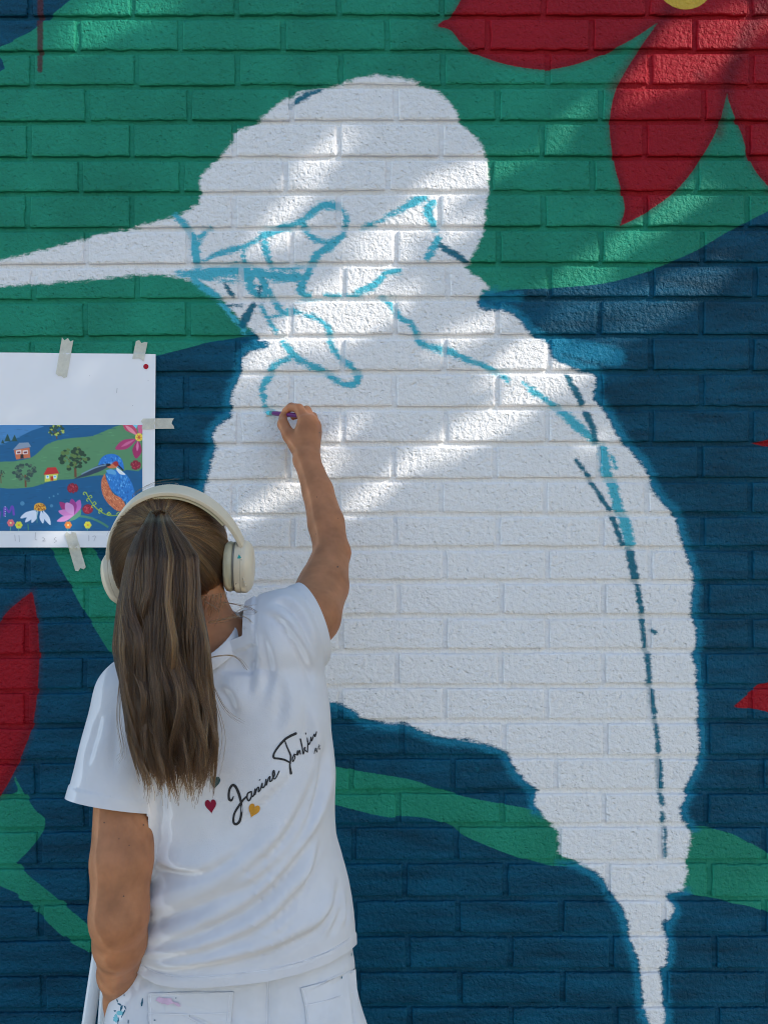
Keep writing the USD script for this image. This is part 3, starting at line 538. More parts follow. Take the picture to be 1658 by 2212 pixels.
def tape(pts, label, seed):
    """A torn strip of masking tape from sheet to wall."""
    r = np.random.default_rng(seed); a, b = np.array(pts[0], float), np.array(pts[1], float); w = pts[2] / 2; d = b - a; L = np.linalg.norm(d); d /= L; n = np.array([-d[1], d[0]])
    s, t = np.meshgrid(np.linspace(0, 1, 26), np.linspace(-1, 1, 9)); rag = lambda: np.interp(np.linspace(-1, 1, 9), np.linspace(-1, 1, 5), r.uniform(-4, 4, 5))[:, None]
    S = s * L + rag() * (1 - s) + rag() * s; xy = a + S[..., None] * d + (t * w)[..., None] * n
    y = np.where((xy[..., 1] > 762) & (xy[..., 1] < 1184) & (xy[..., 0] < 336), sheet_y(xy[..., 0], xy[..., 1]), -.0022) - .0012 - .0012 * np.abs(np.sin(S / 7 + seed)) * r.uniform(.4, 1, s.shape)
    from scipy.ndimage import gaussian_filter
    y = gaussian_filter(y, (0, 1.0))
    m = trimesh.Trimesh(Pn(xy[..., 0].ravel(), xy[..., 1].ravel(), y.ravel()), grid_faces(*s.shape), process=False)
    if m.face_normals[:, 1].mean() > 0: m.invert()
    o = thing('masking_tape', label, 'tape'); part(o, 'strip', solidify(m, .0003), tape_mat, smooth=30); return o
tape([(146, 732), (132, 812), 25], 'wrinkled cream masking tape strip near the middle of the paper\'s top edge', 1)
tape([(306, 738), (298, 776), 25], 'pale masking tape piece over the paper\'s top edge above the red dot', 2)
tape([(373, 914), (306, 915), 23], 'masking tape strip across the paper\'s right edge onto the dark blue bricks', 3)
tape([(151, 1150), (174, 1229), 24], 'masking tape strip hanging below the paper\'s bottom edge over the green stem', 4)

# ------------------------------------------------------------------ the person: body, clothes, hair
person = thing('person', 'person with brown ponytail seen from behind, in white T-shirt and jeans, painting the wall', 'person')
Rroll = lambda a: np.array([[math.cos(a), 0, math.sin(a)], [0, 1, 0], [-math.sin(a), 0, math.cos(a)]])
Rtilt = lambda a: np.array([[1, 0, 0], [0, math.cos(a), -math.sin(a)], [0, math.sin(a), math.cos(a)]])
HEAD_C = P(371, 1198, -.45)
HR = Rroll(math.radians(-4)) @ Rtilt(math.radians(14))          # columns: right, forward, up of the head
hp = lambda x, y, z: HEAD_C + HR @ np.array([x, y, z])
# --- skin
B = Field((-.56, -.74, .72), (.03, .0, 1.93), .0031)
B.ellipsoid(HEAD_C, (.074, .094, .098), 0, HR)
B.ellipsoid(hp(0, .045, -.055), (.056, .055, .066), .03, HR); B.ellipsoid(hp(0, .075, -.098), (.026, .024, .020), .03, HR)
B.cone(hp(0, .094, .005), hp(0, .118, -.036), .008, .012, .014); B.ellipsoid(hp(0, .105, -.068), (.022, .010, .007), .008, HR)
for sx in (-1, 1):
    B.ellipsoid(hp(.032 * sx, .083, .020), (.026, .014, .008), .012, HR); B.ellipsoid(hp(.031 * sx, .083, .002), (.013, .012, .010), .004, HR)
    B.ellipsoid(hp(.074 * sx, .002, -.018), (.008, .019, .031), .008, HR)
B.cone(P(452, 1425, -.472), P(412, 1270, -.455), .055, .050, .02)
B.cone(P(450, 1440, -.47), P(325, 1510, -.48), .046, .050, .03); B.cone(P(455, 1440, -.465), P(600, 1400, -.462), .046, .050, .03)
B.ellipsoid(P(490, 1640, -.475), (.135, .085, .22), .05); B.ellipsoid(P(510, 1980, -.475), (.125, .085, .18), .05); B.ellipsoid(P(510, 2180, -.475), (.16, .10, .12), .05)
# left arm, hand in the pocket
B.chain([P(300, 1520, -.495), P(273, 1700, -.53), P(263, 1860, -.585), P(256, 1985, -.605)], [.050, .0465, .0440, .0390], .012)
B.chain([P(259, 1975, -.600), P(259, 2035, -.578), P(258, 2100, -.520), P(262, 2160, -.468)], [.0400, .0365, .0310, .0250], .02)
B.cone(P(246, 1990, -.610), P(247, 1998, -.604), .020, .020, .03)
B.chain([P(262, 2160, -.468), P(272, 2240, -.44), P(285, 2290, -.42)], [.026, .032, .024], .02)
for k in range(4): B.chain([P(272 + 9 * k, 2285, -.43 + .004 * k), P(285 + 9 * k, 2330 + 4 * (1.5 - abs(k - 1.5)), -.405), P(300 + 8 * k, 2355, -.395)], [.0095, .0085, .0075], .003)
B.chain([P(280, 2235, -.43), P(305, 2275, -.41), P(318, 2300, -.41)], [.011, .010, .008], .006)
# right arm, raised to the wall
EL = P(716, 1192, -.235)
B.chain([P(605, 1392, -.462), P(670, 1330, -.375), P(698, 1265, -.30), EL], [.052, .0515, .045, .0335], .014)
B.chain([EL, P(704, 1130, -.205), P(686, 1060, -.165), P(662, 992, -.125)], [.0330, .0345, .0300, .0258], .012)
B.cone(P(738, 1192, -.245), P(738, 1194, -.243), .014, .014, .02)
Z3 = lambda x, y, d: P(537.3 + x * .2221, 829 + y * .2221, d)
WR = Z3(562, 735, -.118); mcp = [Z3(548, 372, -.104), Z3(600, 362, -.092), Z3(640, 402, -.078), Z3(655, 462, -.066)]
B.cone(P(662, 992, -.125), WR, .0262, .0245, .012)
for m_, r0 in zip(mcp, (.0150, .0150, .0140, .0125)): B.cone(WR, m_, .0215, r0, .014)
B.cone(Z3(470, 590, -.108), mcp[0], .017, .013, .016)
knob = []
B.chain([mcp[0], Z3(488, 238, -.082), Z3(412, 222, -.062), Z3(352, 262, -.054)], [.0128, .0106, .0092, .0074], .004)
B.chain([mcp[1], Z3(562, 258, -.058), Z3(500, 285, -.036), Z3(430, 320, -.034)], [.0128, .0106, .0094, .0076], .004)
B.chain([mcp[2], Z3(622, 318, -.044), Z3(565, 355, -.026), Z3(505, 385, -.034)], [.0122, .0102, .0090, .0074], .004)
B.chain([mcp[3], Z3(648, 420, -.036), Z3(600, 445, -.024), Z3(552, 452, -.034)], [.0108, .0090, .0080, .0068], .004)
B.chain([Z3(500, 640, -.112), Z3(392, 500, -.100), Z3(332, 392, -.078), Z3(330, 318, -.052)], [.0185, .0140, .0118, .0090], .008)
body = B.mesh(); body = relax(body, [.5] * 4)
part(person, 'body', body, skin_mat, smooth=True)
def mole(u, v, r):
    return decal(Point(u, v).buffer(r), body_surf, .0004, 2)
body_surf = facing(body)
mole_mat = plain('mole', (.10, .045, .03), .6)
for u, v, r in ((225, 1777, 1.6), (257, 1812, 1.3), (279, 1826, 1.4), (310, 1782, 1.8), (267, 1936, 1.8), (729, 1224, 2.0), (684, 1073, 1.2), (730, 1119, 1.0), (682, 1153, 1.0), (690, 934, 1.4)): part(person, 'mole', mole(u, v, r), mole_mat)

# --- the T-shirt
VS = [1380, 1450, 1500, 1600, 1700, 1800, 1860, 1920, 2000, 2090, 2300]
UL, UR = [365, 300, 292, 305, 325, 338, 336, 324, 310, 286, 282], [600, 692, 706, 714, 720, 725, 740, 755, 766, 770, 772]
BD, YC = [.060, .088, .098, .106, .110, .112, .113, .116, .121, .126, .126], [-.462, -.468, -.472, -.475, -.478, -.48, -.48, -.48, -.48, -.48, -.48]
zv = lambda v: P(0, v, -.48)[2]
zk = np.array([zv(v) for v in VS])[::-1]
pc = lambda a: PchipInterpolator(zk, np.asarray(a)[::-1], extrapolate=True)
xl, xr = pc([P(u, 0, -.48)[0] for u in UL]), pc([P(u, 0, -.48)[0] for u in UR]); bd, yc = pc(BD), pc(YC)
def torso(p):
    z = np.clip(p[..., 2], zk[0], zk[-1]); L, R_ = xl(z), xr(z)
    dx, dy = (p[..., 0] - (L + R_) / 2), p[..., 1] - yc(z); a = (R_ - L) / 2
    rho = (np.abs(dx / a) ** 2.35 + np.abs(dy / bd(z)) ** 2.35) ** (1 / 2.35); r = np.hypot(dx, dy)
    d = np.where(rho > 1e-3, (1 - 1 / np.maximum(rho, 1e-3)) * np.maximum(r, .02), -.1)
    return np.maximum(d, p[..., 2] - zv(1440))
S = Field((-.60, -.76, .70), (.06, -.22, 1.60), .0033)
S.add(torso, (-.55, -.68, .74), (.03, -.30, zv(1430)), 0)
S.cone(P(452, 1425, -.478), P(318, 1500, -.492), .062, .066, .04); S.cone(P(472, 1428, -.478), P(600, 1375, -.468), .052, .070, .03)
S.cone(P(456, 1445, -.480), P(440, 1335, -.470), .067, .056, .02)
SLE, SRE = P(248, 1738, -.538), P(676, 1342, -.39)
S.cone(P(298, 1512, -.498), SLE + (SLE - P(298, 1512, -.498)) * .5, .068, .0735, .03)
SR0 = P(602, 1385, -.468); S.cone(SR0, SRE + (SRE - SR0) * .6, .074, .066, .03)
shirt = S.mesh(); shirt = relax(shirt, [.5, -.53] * 6)
v = np.array(shirt.vertices); nrm = meshkit.arrays(shirt, True)[2]; u_, v_ = UV(v)
def dist_to(pts, u, v):
    c = crom(pts, 6); best = np.full(u.shape, 1e9); side = np.zeros(u.shape); par = np.zeros(u.shape)
    for i in range(len(c) - 1):
        a, b = c[i], c[i + 1]; ab = b - a; t = np.clip(((u - a[0]) * ab[0] + (v - a[1]) * ab[1]) / (ab @ ab), 0, 1)
        dx, dy = u - a[0] - t * ab[0], v - a[1] - t * ab[1]; d = np.hypot(dx, dy); m = d < best
        best = np.where(m, d, best); side = np.where(m, np.sign(ab[0] * dy - ab[1] * dx), side); par = np.where(m, (i + t) / (len(c) - 1), par)
    return best * side, par
# folds: (line, height in mm, half width); a fold rises softly on one side of its line and drops steeply on the other
FOLDS = [
    ([(318, 1985), (360, 1968), (450, 1935), (540, 1890), (610, 1830), (660, 1750)], 9, 26), ([(325, 1868), (390, 1876), (445, 1872), (512, 1830), (570, 1760)], 7, 22), ([(345, 1955), (450, 1918), (525, 1873), (592, 1815), (650, 1723), (697, 1600)], 8, 18),
    ([(318, 2036), (425, 2004), (525, 1955), (600, 1890), (665, 1798), (712, 1690)], 9, 22), ([(310, 2066), (450, 2040), (575, 1985), (650, 1905), (716, 1815)], 8, 20), ([(300, 2085), (380, 2088), (520, 2066), (620, 2030), (690, 1985), (735, 1900)], 8, 22),
    ([(700, 1560), (705, 1640), (695, 1720), (660, 1800), (610, 1860)], 6, 13), ([(480, 1800), (540, 1745), (600, 1690), (640, 1640)], 3.0, 22), ([(650, 2040), (690, 1990), (716, 1940), (724, 1880)], 5, 18), ([(700, 2030), (720, 1985), (735, 1930)], 4, 14), ([(738, 2010), (745, 1970), (744, 1920)], 3.5, 10),
    ([(350, 1640), (362, 1700), (372, 1780)], 2.5, 22), ([(560, 1330), (585, 1400), (590, 1470), (560, 1560)], 5, 20), ([(545, 1340), (556, 1400), (552, 1460), (540, 1530)], 4.5, 15), ([(556, 1318), (600, 1330), (640, 1380), (668, 1440), (682, 1510)], 6, 14),
    ([(572, 1305), (610, 1298), (648, 1330), (672, 1385), (690, 1430)], 6, 11), ([(470, 1480), (500, 1500), (520, 1560)], 4, 16), ([(610, 1440), (620, 1520), (600, 1600)], 3.5, 24), ([(660, 1500), (672, 1580), (680, 1650)], 4, 16),
    ([(235, 1530), (215, 1600), (190, 1680)], 2.5, 18), ([(262, 1500), (262, 1600), (250, 1700)], 3, 20), ([(300, 1600), (310, 1680), (312, 1745)], 2.5, 16), ([(420, 1990), (520, 1930), (600, 1850)], 3.5, 14), ([(640, 1950), (668, 1880), (690, 1800)], 4.5, 12), ([(500, 2040), (590, 2010), (640, 1970)], 3.5, 13)]
h = np.zeros(len(v))
for fi, (line, amp, w) in enumerate(FOLDS):
    if fi < 6: line = [(line[0][0] - 150, line[0][1] + 40)] + list(line)
    d, t = dist_to(line, u_, v_); win = np.clip(np.minimum(t, 1 - t) / .42, 0, 1); win = win * win * (3 - 2 * win)
    x = d / w; h += 1.7 * amp / 1000 * win * (np.exp(-(np.clip(x + .35, 0, None) / .6) ** 2 - (np.clip(-x - .35, 0, None) / 1.5) ** 2) - .8 * np.exp(-((x - .55) / .42) ** 2))
q = np.stack([v[:, 0] * 14 - v[:, 2] * 6, v[:, 1] * 9, v[:, 2] * 12 + v[:, 0] * 8], 1)
h += (meshkit.fbm(q * .6, 2, 31) - .5) * .010 + (meshkit.fbm(q * 3.1, 2, 32) - .5) * .0012
h = np.clip(h, -.02, .016); back = np.clip((-nrm[:, 1] + .25) / .5, 0, 1); v += nrm * (h * (.35 + .65 * back))[:, None]
shirt = trimesh.Trimesh(v, shirt.faces, process=False); shirt = relax(shirt, [.5] * 4); v = np.array(shirt.vertices); nrm = meshkit.arrays(shirt, True)[2]
u_, v_ = UV(v)
# hem, sleeves and neck are cut clean
hem_u, hem_v = [180, 270, 283, 315, 339, 385, 431, 522, 581, 652, 707, 753, 768, 860], [2050, 2072, 2092, 2114, 2126, 2134, 2134, 2127, 2119, 2102, 2081, 2054, 2040, 2020]
sh = (np.interp(u_, hem_u, hem_v) - v_) / 1000 * .72
def end(E, A): a = (E - A) / np.linalg.norm(E - A); return a
aL, aR = end(SLE, P(292, 1530, -.5)), end(SRE, SR0)
c3 = np.array([P(640, 1258, -.385), P(712, 1446, -.425), P(702, 1352, -.47)]); aR = np.cross(c3[1] - c3[0], c3[2] - c3[0]); aR /= np.linalg.norm(aR); aR *= np.sign(aR[0]); SRE = c3.mean(0)
aL = aL + np.array([-.02, 0, -.0]); aL /= np.linalg.norm(aL)
near = lambda c, r: np.linalg.norm(v - c, axis=1) < r
sl = np.where(near(SLE, .16) & (u_ < 350) & ((v - SLE) @ aL > -.1), -((v - SLE) @ aL), 1.0)
sl = np.where(torso(v) > .023, sl, np.maximum(sl, .02))
sr = np.where(near(SRE, .17) & (v_ < 1500) & (u_ > 600), -((v - SRE) @ aR), 1.0); sr = np.where(torso(v) > .012, sr, np.maximum(sr, .02))
n3 = np.array([P(514, 1345, -.475), P(447, 1425, -.555), P(376, 1412, -.475)]); nn = np.cross(n3[1] - n3[0], n3[2] - n3[0]); nn /= np.linalg.norm(nn); nn *= np.sign(nn[2])
NC = (n3[0] + n3[2]) / 2; e1 = n3[0] - n3[2]; e1 /= np.linalg.norm(e1); e2 = np.cross(nn, e1)
rho = np.hypot(((v - NC) @ e1) / .082, ((v - NC) @ e2) / .105); sn = np.maximum(-((v - NC) @ nn), (rho - 1) * .08)
s_all = np.minimum(np.minimum(sh, sl), np.minimum(sr, sn))
fields = np.stack([sh, sl, sr, sn], 1)
# turned hems and the ribbed collar stand a little proud of the cloth
for c, w, amp in ((sh, .017, .0016), (sl, .018, .0014), (sr, .018, .0014)):
    m = (c > -.01) & (c < w); v[m] += nrm[m] * amp
m = (sn > -.01) & (sn < .0155); v[m] += nrm[m] * .0022
m = (sn >= .0155) & (sn < .021); v[m] -= nrm[m] * .0010
shirt, _, _ = keep(trimesh.Trimesh(v, shirt.faces, process=False), s_all)
comp = shirt.split(only_watertight=False); shirt = max(comp, key=lambda c: len(c.faces))
shirt_surf = facing(shirt)
def collar():
    th = np.linspace(0, 2 * np.pi, 97)[:-1]; ring = lambda k, z: NC + np.cos(th)[:, None] * e1 * .057 * k + np.sin(th)[:, None] * e2 * .084 * k * np.sign(-e2[1]) + nn * z
    rings = [ring(1.0, -.004), ring(.995, .0035), ring(1.01, .0050), ring(1.03, .0040), ring(1.07, .0005), ring(1.10, -.0060), ring(1.115, -.015), ring(1.09, -.017), ring(1.02, -.008)]
    n = len(th); v = np.vstack(rings); m = len(rings); i, j = np.meshgrid(np.arange(m), np.arange(n), indexing='ij'); i2 = (i + 1) % m
    rib = (np.arange(n) % 2) * .0005; v = v + np.tile(rib, m)[:, None] * nn
    q = np.stack([i * n + j, i * n + (j + 1) % n, i2 * n + (j + 1) % n, i2 * n + j], -1).reshape(-1, 4); c = trimesh.Trimesh(v, np.vstack([q[:, [0, 1, 2]], q[:, [0, 2, 3]]]), process=False); c.fix_normals(); return c
tee = part(person, 't_shirt', solidify(shirt, .0018), shirt_mat, smooth=50)
part(tee, 'collar', collar(), shirt_mat, smooth=50)
z5 = lambda L: [(414.5 + x * .2037, 1504.5 + y * .2037) for x, y in L]
LET = {
    'J': [([(440, 1060), (420, 1100), (395, 1090), (390, 1040), (400, 980), (430, 940), (465, 960), (500, 1040), (520, 1130), (525, 1220), (510, 1310), (480, 1350), (450, 1350), (438, 1310), (450, 1240), (490, 1170), (540, 1100), (580, 1060)], [10, 26, 22, 26, 28, 20, 26, 24, 20, 22, 18])],
    'a': [([(620, 1010), (590, 1030), (585, 1080), (605, 1105), (630, 1060), (630, 1010), (635, 1060), (655, 1050)], [16])], 'n': [([(655, 1050), (670, 980), (668, 1040), (690, 975), (708, 965), (705, 1010), (725, 990)], [14])], 'i': [([(725, 990), (745, 920), (745, 965), (770, 950), (785, 880)], [14]), ([(715, 888), (722, 882)], [12])],
    'n2': [([(785, 880), (788, 940), (810, 870), (828, 850), (825, 900), (850, 890)], [14])], 'e': [([(850, 880), (875, 830), (868, 785), (855, 820), (865, 870), (890, 862), (925, 790)], [16, 16, 12])],
    'T': [([(1100, 392), (1040, 420), (980, 460), (910, 540), (868, 610), (870, 650), (920, 658), (980, 670), (1020, 690), (1045, 705)], [28, 24, 20, 22, 20, 14]), ([(985, 470), (1010, 540), (1045, 620), (1045, 680), (1038, 730), (1050, 815)], [12, 16, 18, 14, 26])],
    'o': [([(1085, 610), (1068, 650), (1070, 690), (1092, 650), (1085, 615), (1110, 620)], [12])], 'n3': [([(1110, 620), (1120, 575), (1122, 620), (1140, 570), (1150, 610)], [12])], 'k': [([(1150, 450), (1170, 540), (1180, 610), (1200, 540), (1190, 560), (1225, 590)], [14, 12, 12])],
    'i2': [([(1225, 590), (1230, 490), (1240, 510), (1255, 480)], [12]), ([(1205, 385), (1208, 400)], [9])], 'n4': [([(1255, 480), (1262, 430), (1270, 470), (1295, 400), (1305, 425), (1320, 375)], [12])], 'l': [([(1225, 480), (1222, 440), (1235, 510)], [10])],
    'A': [([(1297, 605), (1310, 545), (1322, 590)], [7]), ([(1300, 580), (1320, 570)], [5])], 'r': [([(1328, 590), (1330, 550), (1340, 545)], [6])], 't': [([(1348, 510), (1350, 560), (1358, 550)], [6]), ([(1340, 530), (1360, 522)], [5])]}
for k, ss in LET.items():
    for pts, w in ss: part(tee, 'letter_stroke', decal(stroke(z5(pts), np.array(w) * .2037 * 1.05, 8).simplify(.12), shirt_surf, .0009, 4), ink_mat)
def heart(cx, cy, w, h, tilt):
    t = np.linspace(0, 2 * np.pi, 40)[:-1]; x = 16 * np.sin(t) ** 3 / 17 * w / 2; y = -(13 * np.cos(t) - 5 * np.cos(2 * t) - 2 * np.cos(3 * t) - np.cos(4 * t)) / 15 * h / 2
    c, s = math.cos(tilt), math.sin(tilt); return Polygon(np.stack([cx + c * x - s * y, cy + s * x + c * y], 1))
for cx, cy, w, hh, tl, nm, col in ((455, 1740, 26, 32, -.1, 'red', (.21, .010, .035)), (548, 1750, 26, 32, .35, 'yellow', (.52, .25, .03)), (464, 1689, 24, 30, .1, 'green', (.03, .075, .085))):
    part(tee, f'{nm}_heart', decal(heart(cx, cy, w, hh, tl), shirt_surf, .0009, 3), flat_mat('heart_' + nm, col))
seams = [[(hu, np.interp(hu, hem_u, hem_v) - 24) for hu in range(300, 764, 12)]]
part(tee, 'hem_stitching', decal(stroke(seams[0], [1.4]), shirt_surf, .0006, 5), thread_mat)

# --- the jeans
T = Field((-.56, -.76, -.01), (.10, -.26, 1.05), .0052)
JV = [1980, 2040, 2100, 2150, 2211, 2280, 2340]; jz = np.array([zv(q) for q in JV])[::-1]
pj = lambda a: PchipInterpolator(jz, np.asarray(a)[::-1], extrapolate=True)
jl, jr = pj([P(u, 0, -.48)[0] for u in (318, 300, 268, 246, 236, 234, 236)]), pj([P(u, 0, -.48)[0] for u in (752, 758, 766, 770, 776, 780, 780)]); jb = pj([.100, .104, .110, .116, .122, .126, .120])
def hips(p):
    z = np.clip(p[..., 2], jz[0], jz[-1]); L, R_ = jl(z), jr(z); dx, dy = p[..., 0] - (L + R_) / 2, p[..., 1] + .48; a = (R_ - L) / 2; b = jb(z)
    rho = (np.abs(dx / a) ** 2.5 + np.abs(dy / b) ** 2.5) ** .4; r = np.hypot(dx, dy); d = np.where(rho > 1e-3, (1 - 1 / np.maximum(rho, 1e-3)) * np.maximum(r, .02), -.1)
    return np.maximum(np.maximum(d, p[..., 2] - zv(1990)), zv(2330) - p[..., 2])
T.add(hips, (-.48, -.62, .62), (.02, -.34, zv(1985)), 0)
for x, k in ((-.335, -1), (-.125, 1)):
    T.chain([(x, -.48, .74), (x + .01 * k, -.475, .48), (x + .012 * k, -.485, .12)], [.098, .068, .060], .04)
    T.ellipsoid((x + .01, -.535, .80), (.095, .072, .10), .05)
jeans = T.mesh(); jeans = relax(jeans, [.5, -.53] * 6)
v = np.array(jeans.vertices); nrm = meshkit.arrays(jeans, True)[2]; u_, v_ = UV(v)
q = v * [16, 10, 22]; hh = (meshkit.fbm(q, 3, 41) - .5) * .008
for line, amp, w in [([(262, 2200), (300, 2150), (345, 2135)], 4, 16), ([(578, 2100), (577, 2260)], -3.5, 16), ([(690, 2120), (730, 2100), (765, 2070)], 4, 14), ([(510, 2200), (530, 2240)], 3, 16)]:
    d, t = dist_to(line, u_, v_); hh += amp / 1000 * np.exp(-(d / w) ** 2) * np.clip(np.minimum(t, 1 - t) / .2, 0, 1) * (nrm[:, 1] < 0)
v += nrm * hh[:, None]
jeans, _, _ = keep(trimesh.Trimesh(v, jeans.faces, process=False), np.minimum(v[:, 2] - .085, 1.0))
jeans_surf = facing(jeans)
jn = part(person, 'jeans', solidify(jeans, .002), denim_mat, smooth=50)
def patch(shape, lift=.0028):
    return solidify(decal(shape, jeans_surf, lift, 7), .0022)
pL, pR = Polygon([(320, 2146), (504, 2143), (500, 2188), (492, 2300), (405, 2335), (326, 2305), (320, 2190)]), Polygon([(650, 2135), (705, 2120), (768, 2094), (772, 2150), (770, 2290), (720, 2325), (668, 2305), (660, 2180)])
for pk in (pL, pR): part(jn, 'back_pocket', patch(pk), denim_mat, smooth=50)
pk_surf = lambda u, v: jeans_surf(u, v) - .0030
for line, sf in (([(322, 2190), (410, 2192), (498, 2188)], pk_surf), ([(325, 2150), (326, 2200), (324, 2260)], pk_surf), ([(496, 2150), (491, 2200), (487, 2280)], pk_surf), ([(659, 2172), (700, 2163), (768, 2142)], pk_surf), ([(656, 2140), (664, 2180), (668, 2260)], pk_surf), ([(579, 2110), (577, 2160), (576, 2260)], jeans_surf), ([(584, 2110), (582, 2160), (581, 2260)], jeans_surf)):
    part(jn, 'seam', decal(stroke(line, [1.5]), sf, .0007, 5), thread_mat)
# the front pocket's mouth round the wrist
mouth = [P(217, 2118, -.50), P(223, 2140, -.515), P(233, 2166, -.545), P(238, 2176, -.55)]
# paint on the jeans
r_ = np.random.default_rng(3)
blob = lambda cx, cy, a, b, ang: Polygon([(cx + (a * (1 + r_.uniform(-.35, .35)) * math.cos(t)) * math.cos(ang) - b * math.sin(t) * math.sin(ang), cy + a * math.cos(t) * math.sin(ang) + b * (1 + r_.uniform(-.35, .35)) * math.sin(t) * math.cos(ang)) for t in np.linspace(0, 6.28, 18)[:-1]]).buffer(0)
teal, pale, pink = flat_mat('dried_teal_paint', (.02, .10, .16)), flat_mat('dried_pale_teal_paint', (.16, .42, .48)), flat_mat('dried_pink_paint', (.60, .42, .55))
spl = [(311, 2108, 3.6, 2.6, 0, teal), (260, 2140, 1.4, 6, -.25, teal), (306.5, 2166, 1.8, 9.5, .15, teal), (262, 2178, 2.2, 7, .3, teal), (258, 2170, 5, 2, .4, teal), (266, 2190, 1.6, 9, .5, teal), (253, 2162, 1.2, 4, -.3, teal), (258, 2188, 7, 5, .2, pale), (250, 2200, 5, 8, .1, pale), (270, 2176, 1.2, 5, -.5, teal), (255, 2205, 1.5, 7, .1, teal), (277, 2207, 1.2, 5, 0, teal), (248, 2184, 3, 1.5, 0, teal), (380, 2156, 1.6, 1.2, 0, teal), (361, 2163, 16, 7, .15, pink), (345, 2160, 8, 6, 0, pink), (383, 2170, 8, 3, .5, pink), (300, 2102, 1.2, 1.2, 0, teal), (738, 2112, 1.2, 3.5, .2, teal), (759, 2062, 1, 4, 0, teal), (764, 2095, 1, 3, 0, teal), (757, 2144, 1.6, 1.6, 0, teal), (334, 2204, 2.2, 1.2, 0, teal), (268, 2150, 1, 2, 0, teal)]
for cx, cy, a, b, ang, mt in spl: part(jn, 'paint_splash', decal(blob(cx, cy, a, b, ang), (pk_surf if (pL.contains(Point(cx, cy)) or pR.contains(Point(cx, cy))) else jeans_surf), .0006, 3), mt)
for x, k in ((-.335, -1), (-.125, 1)):
    F = Field((x - .09, -.60, -.005), (x + .10, -.20, .13), .005); F.chain([(x + .012 * k, -.50, .048), (x + .02 * k, -.40, .045), (x + .03 * k, -.305, .034)], [.042, .046, .034], .02); F.cone((x + .012 * k, -.495, .05), (x + .012 * k, -.485, .105), .042, .044, .02)
    sm = F.mesh(); sv = np.array(sm.vertices); sv[:, 2] = np.maximum(sv[:, 2], .002); part(person, 'shoe', trimesh.Trimesh(sv, sm.faces, process=False), plain('shoe_canvas_' + ('left' if k < 0 else 'right'), (.6, .6, .6), .8), smooth=40)

# --- hair
hair_mat = M('brown_hair', {'i': ('hair_info', {}), 'r': ('rgb_ramp', {'ramp': [(0, (.050, .027, .014)), (.55, (.095, .052, .025)), (.85, (.17, .098, .046)), (1, (.25, .155, .075))]}),
     'h': ('principled_hair_bsdf', {'model': 'Chiang', 'parametrization': 'Direct coloring', 'roughness': .32, 'radial_roughness': .4, 'random_roughness': .2})}, [('i.index', 'r.fac'), ('r.color', 'h.color')], 'h.BSDF')
under_mat = plain('hair_underneath', (.035, .020, .011), .6, .3, noise=(60, .3))
def add_curves(name, strands, w0, w1, tone=None, label=None):
    pts = np.vstack(strands); cnt = [len(s) for s in strands]
    c = UsdGeom.BasisCurves.Define(stage, numbered(str(person.GetPath()), name)); c.CreateTypeAttr('linear'); c.CreateWrapAttr('nonperiodic')
    c.CreatePointsAttr(Vt.Vec3fArray.FromNumpy(pts.astype(np.float32))); c.CreateCurveVertexCountsAttr(Vt.IntArray(cnt))
    w = np.concatenate([np.linspace(w0, w1, n) for n in cnt]); c.CreateWidthsAttr(Vt.FloatArray.FromNumpy(w.astype(np.float32))); c.SetWidthsInterpolation('vertex')
    if tone is not None: UsdGeom.PrimvarsAPI(c).CreatePrimvar('tone', Sdf.ValueTypeNames.FloatArray, 'uniform').Set(Vt.FloatArray.FromNumpy(np.asarray(tone, np.float32)))
    UsdShade.MaterialBindingAPI.Apply(c.GetPrim()).Bind(hm)
    tag(c.GetPrim(), kind='stuff')
hm = M('brown_hair_strands', {'i': ('attribute', {'attribute': 'tone'}), 'r': ('rgb_ramp', {'ramp': [(0, (.006, .0026, .0010)), (.4, (.018, .0075, .0026)), (.75, (.055, .0235, .0072)), (1, (.15, .070, .020))]}),
     'h': ('principled_hair_bsdf', {'model': 'Chiang', 'parametrization': 'Direct coloring', 'roughness': .5, 'radial_roughness': .6, 'random_roughness': .2, 'R': .15})}, [('i.fac', 'r.fac'), ('r.color', 'h.color')], 'h.BSDF')
AX = np.array([.0865, .105, .106])
dirw = lambda d: HEAD_C + (d * AX) @ HR.T
TIE = P(344, 1122, -.565); td = ((TIE - HEAD_C) @ HR) / AX; td /= np.linalg.norm(td)
rg = np.random.default_rng(17)
H = Field(HEAD_C - .16, HEAD_C + .16, .004); H.ellipsoid(HEAD_C, AX * .985, 0, HR); hm_ = H.mesh(); hv = ((np.asarray(hm_.vertices) - HEAD_C) @ HR) / AX
def hairline(d):  # positive where hair grows
    return np.minimum(np.where(d[:, 1] > 0, .62 - d[:, 1] + .9 * np.clip(d[:, 2] - .1, 0, None), 1.0), d[:, 2] + .62 + np.where(d[:, 1] > -.2, -.45 * (d[:, 1] + .2), 0))
cap, _, _ = keep(hm_, hairline(hv) * .1); part(person, 'hair', cap, under_mat, smooth=True)
st, tn = [], []
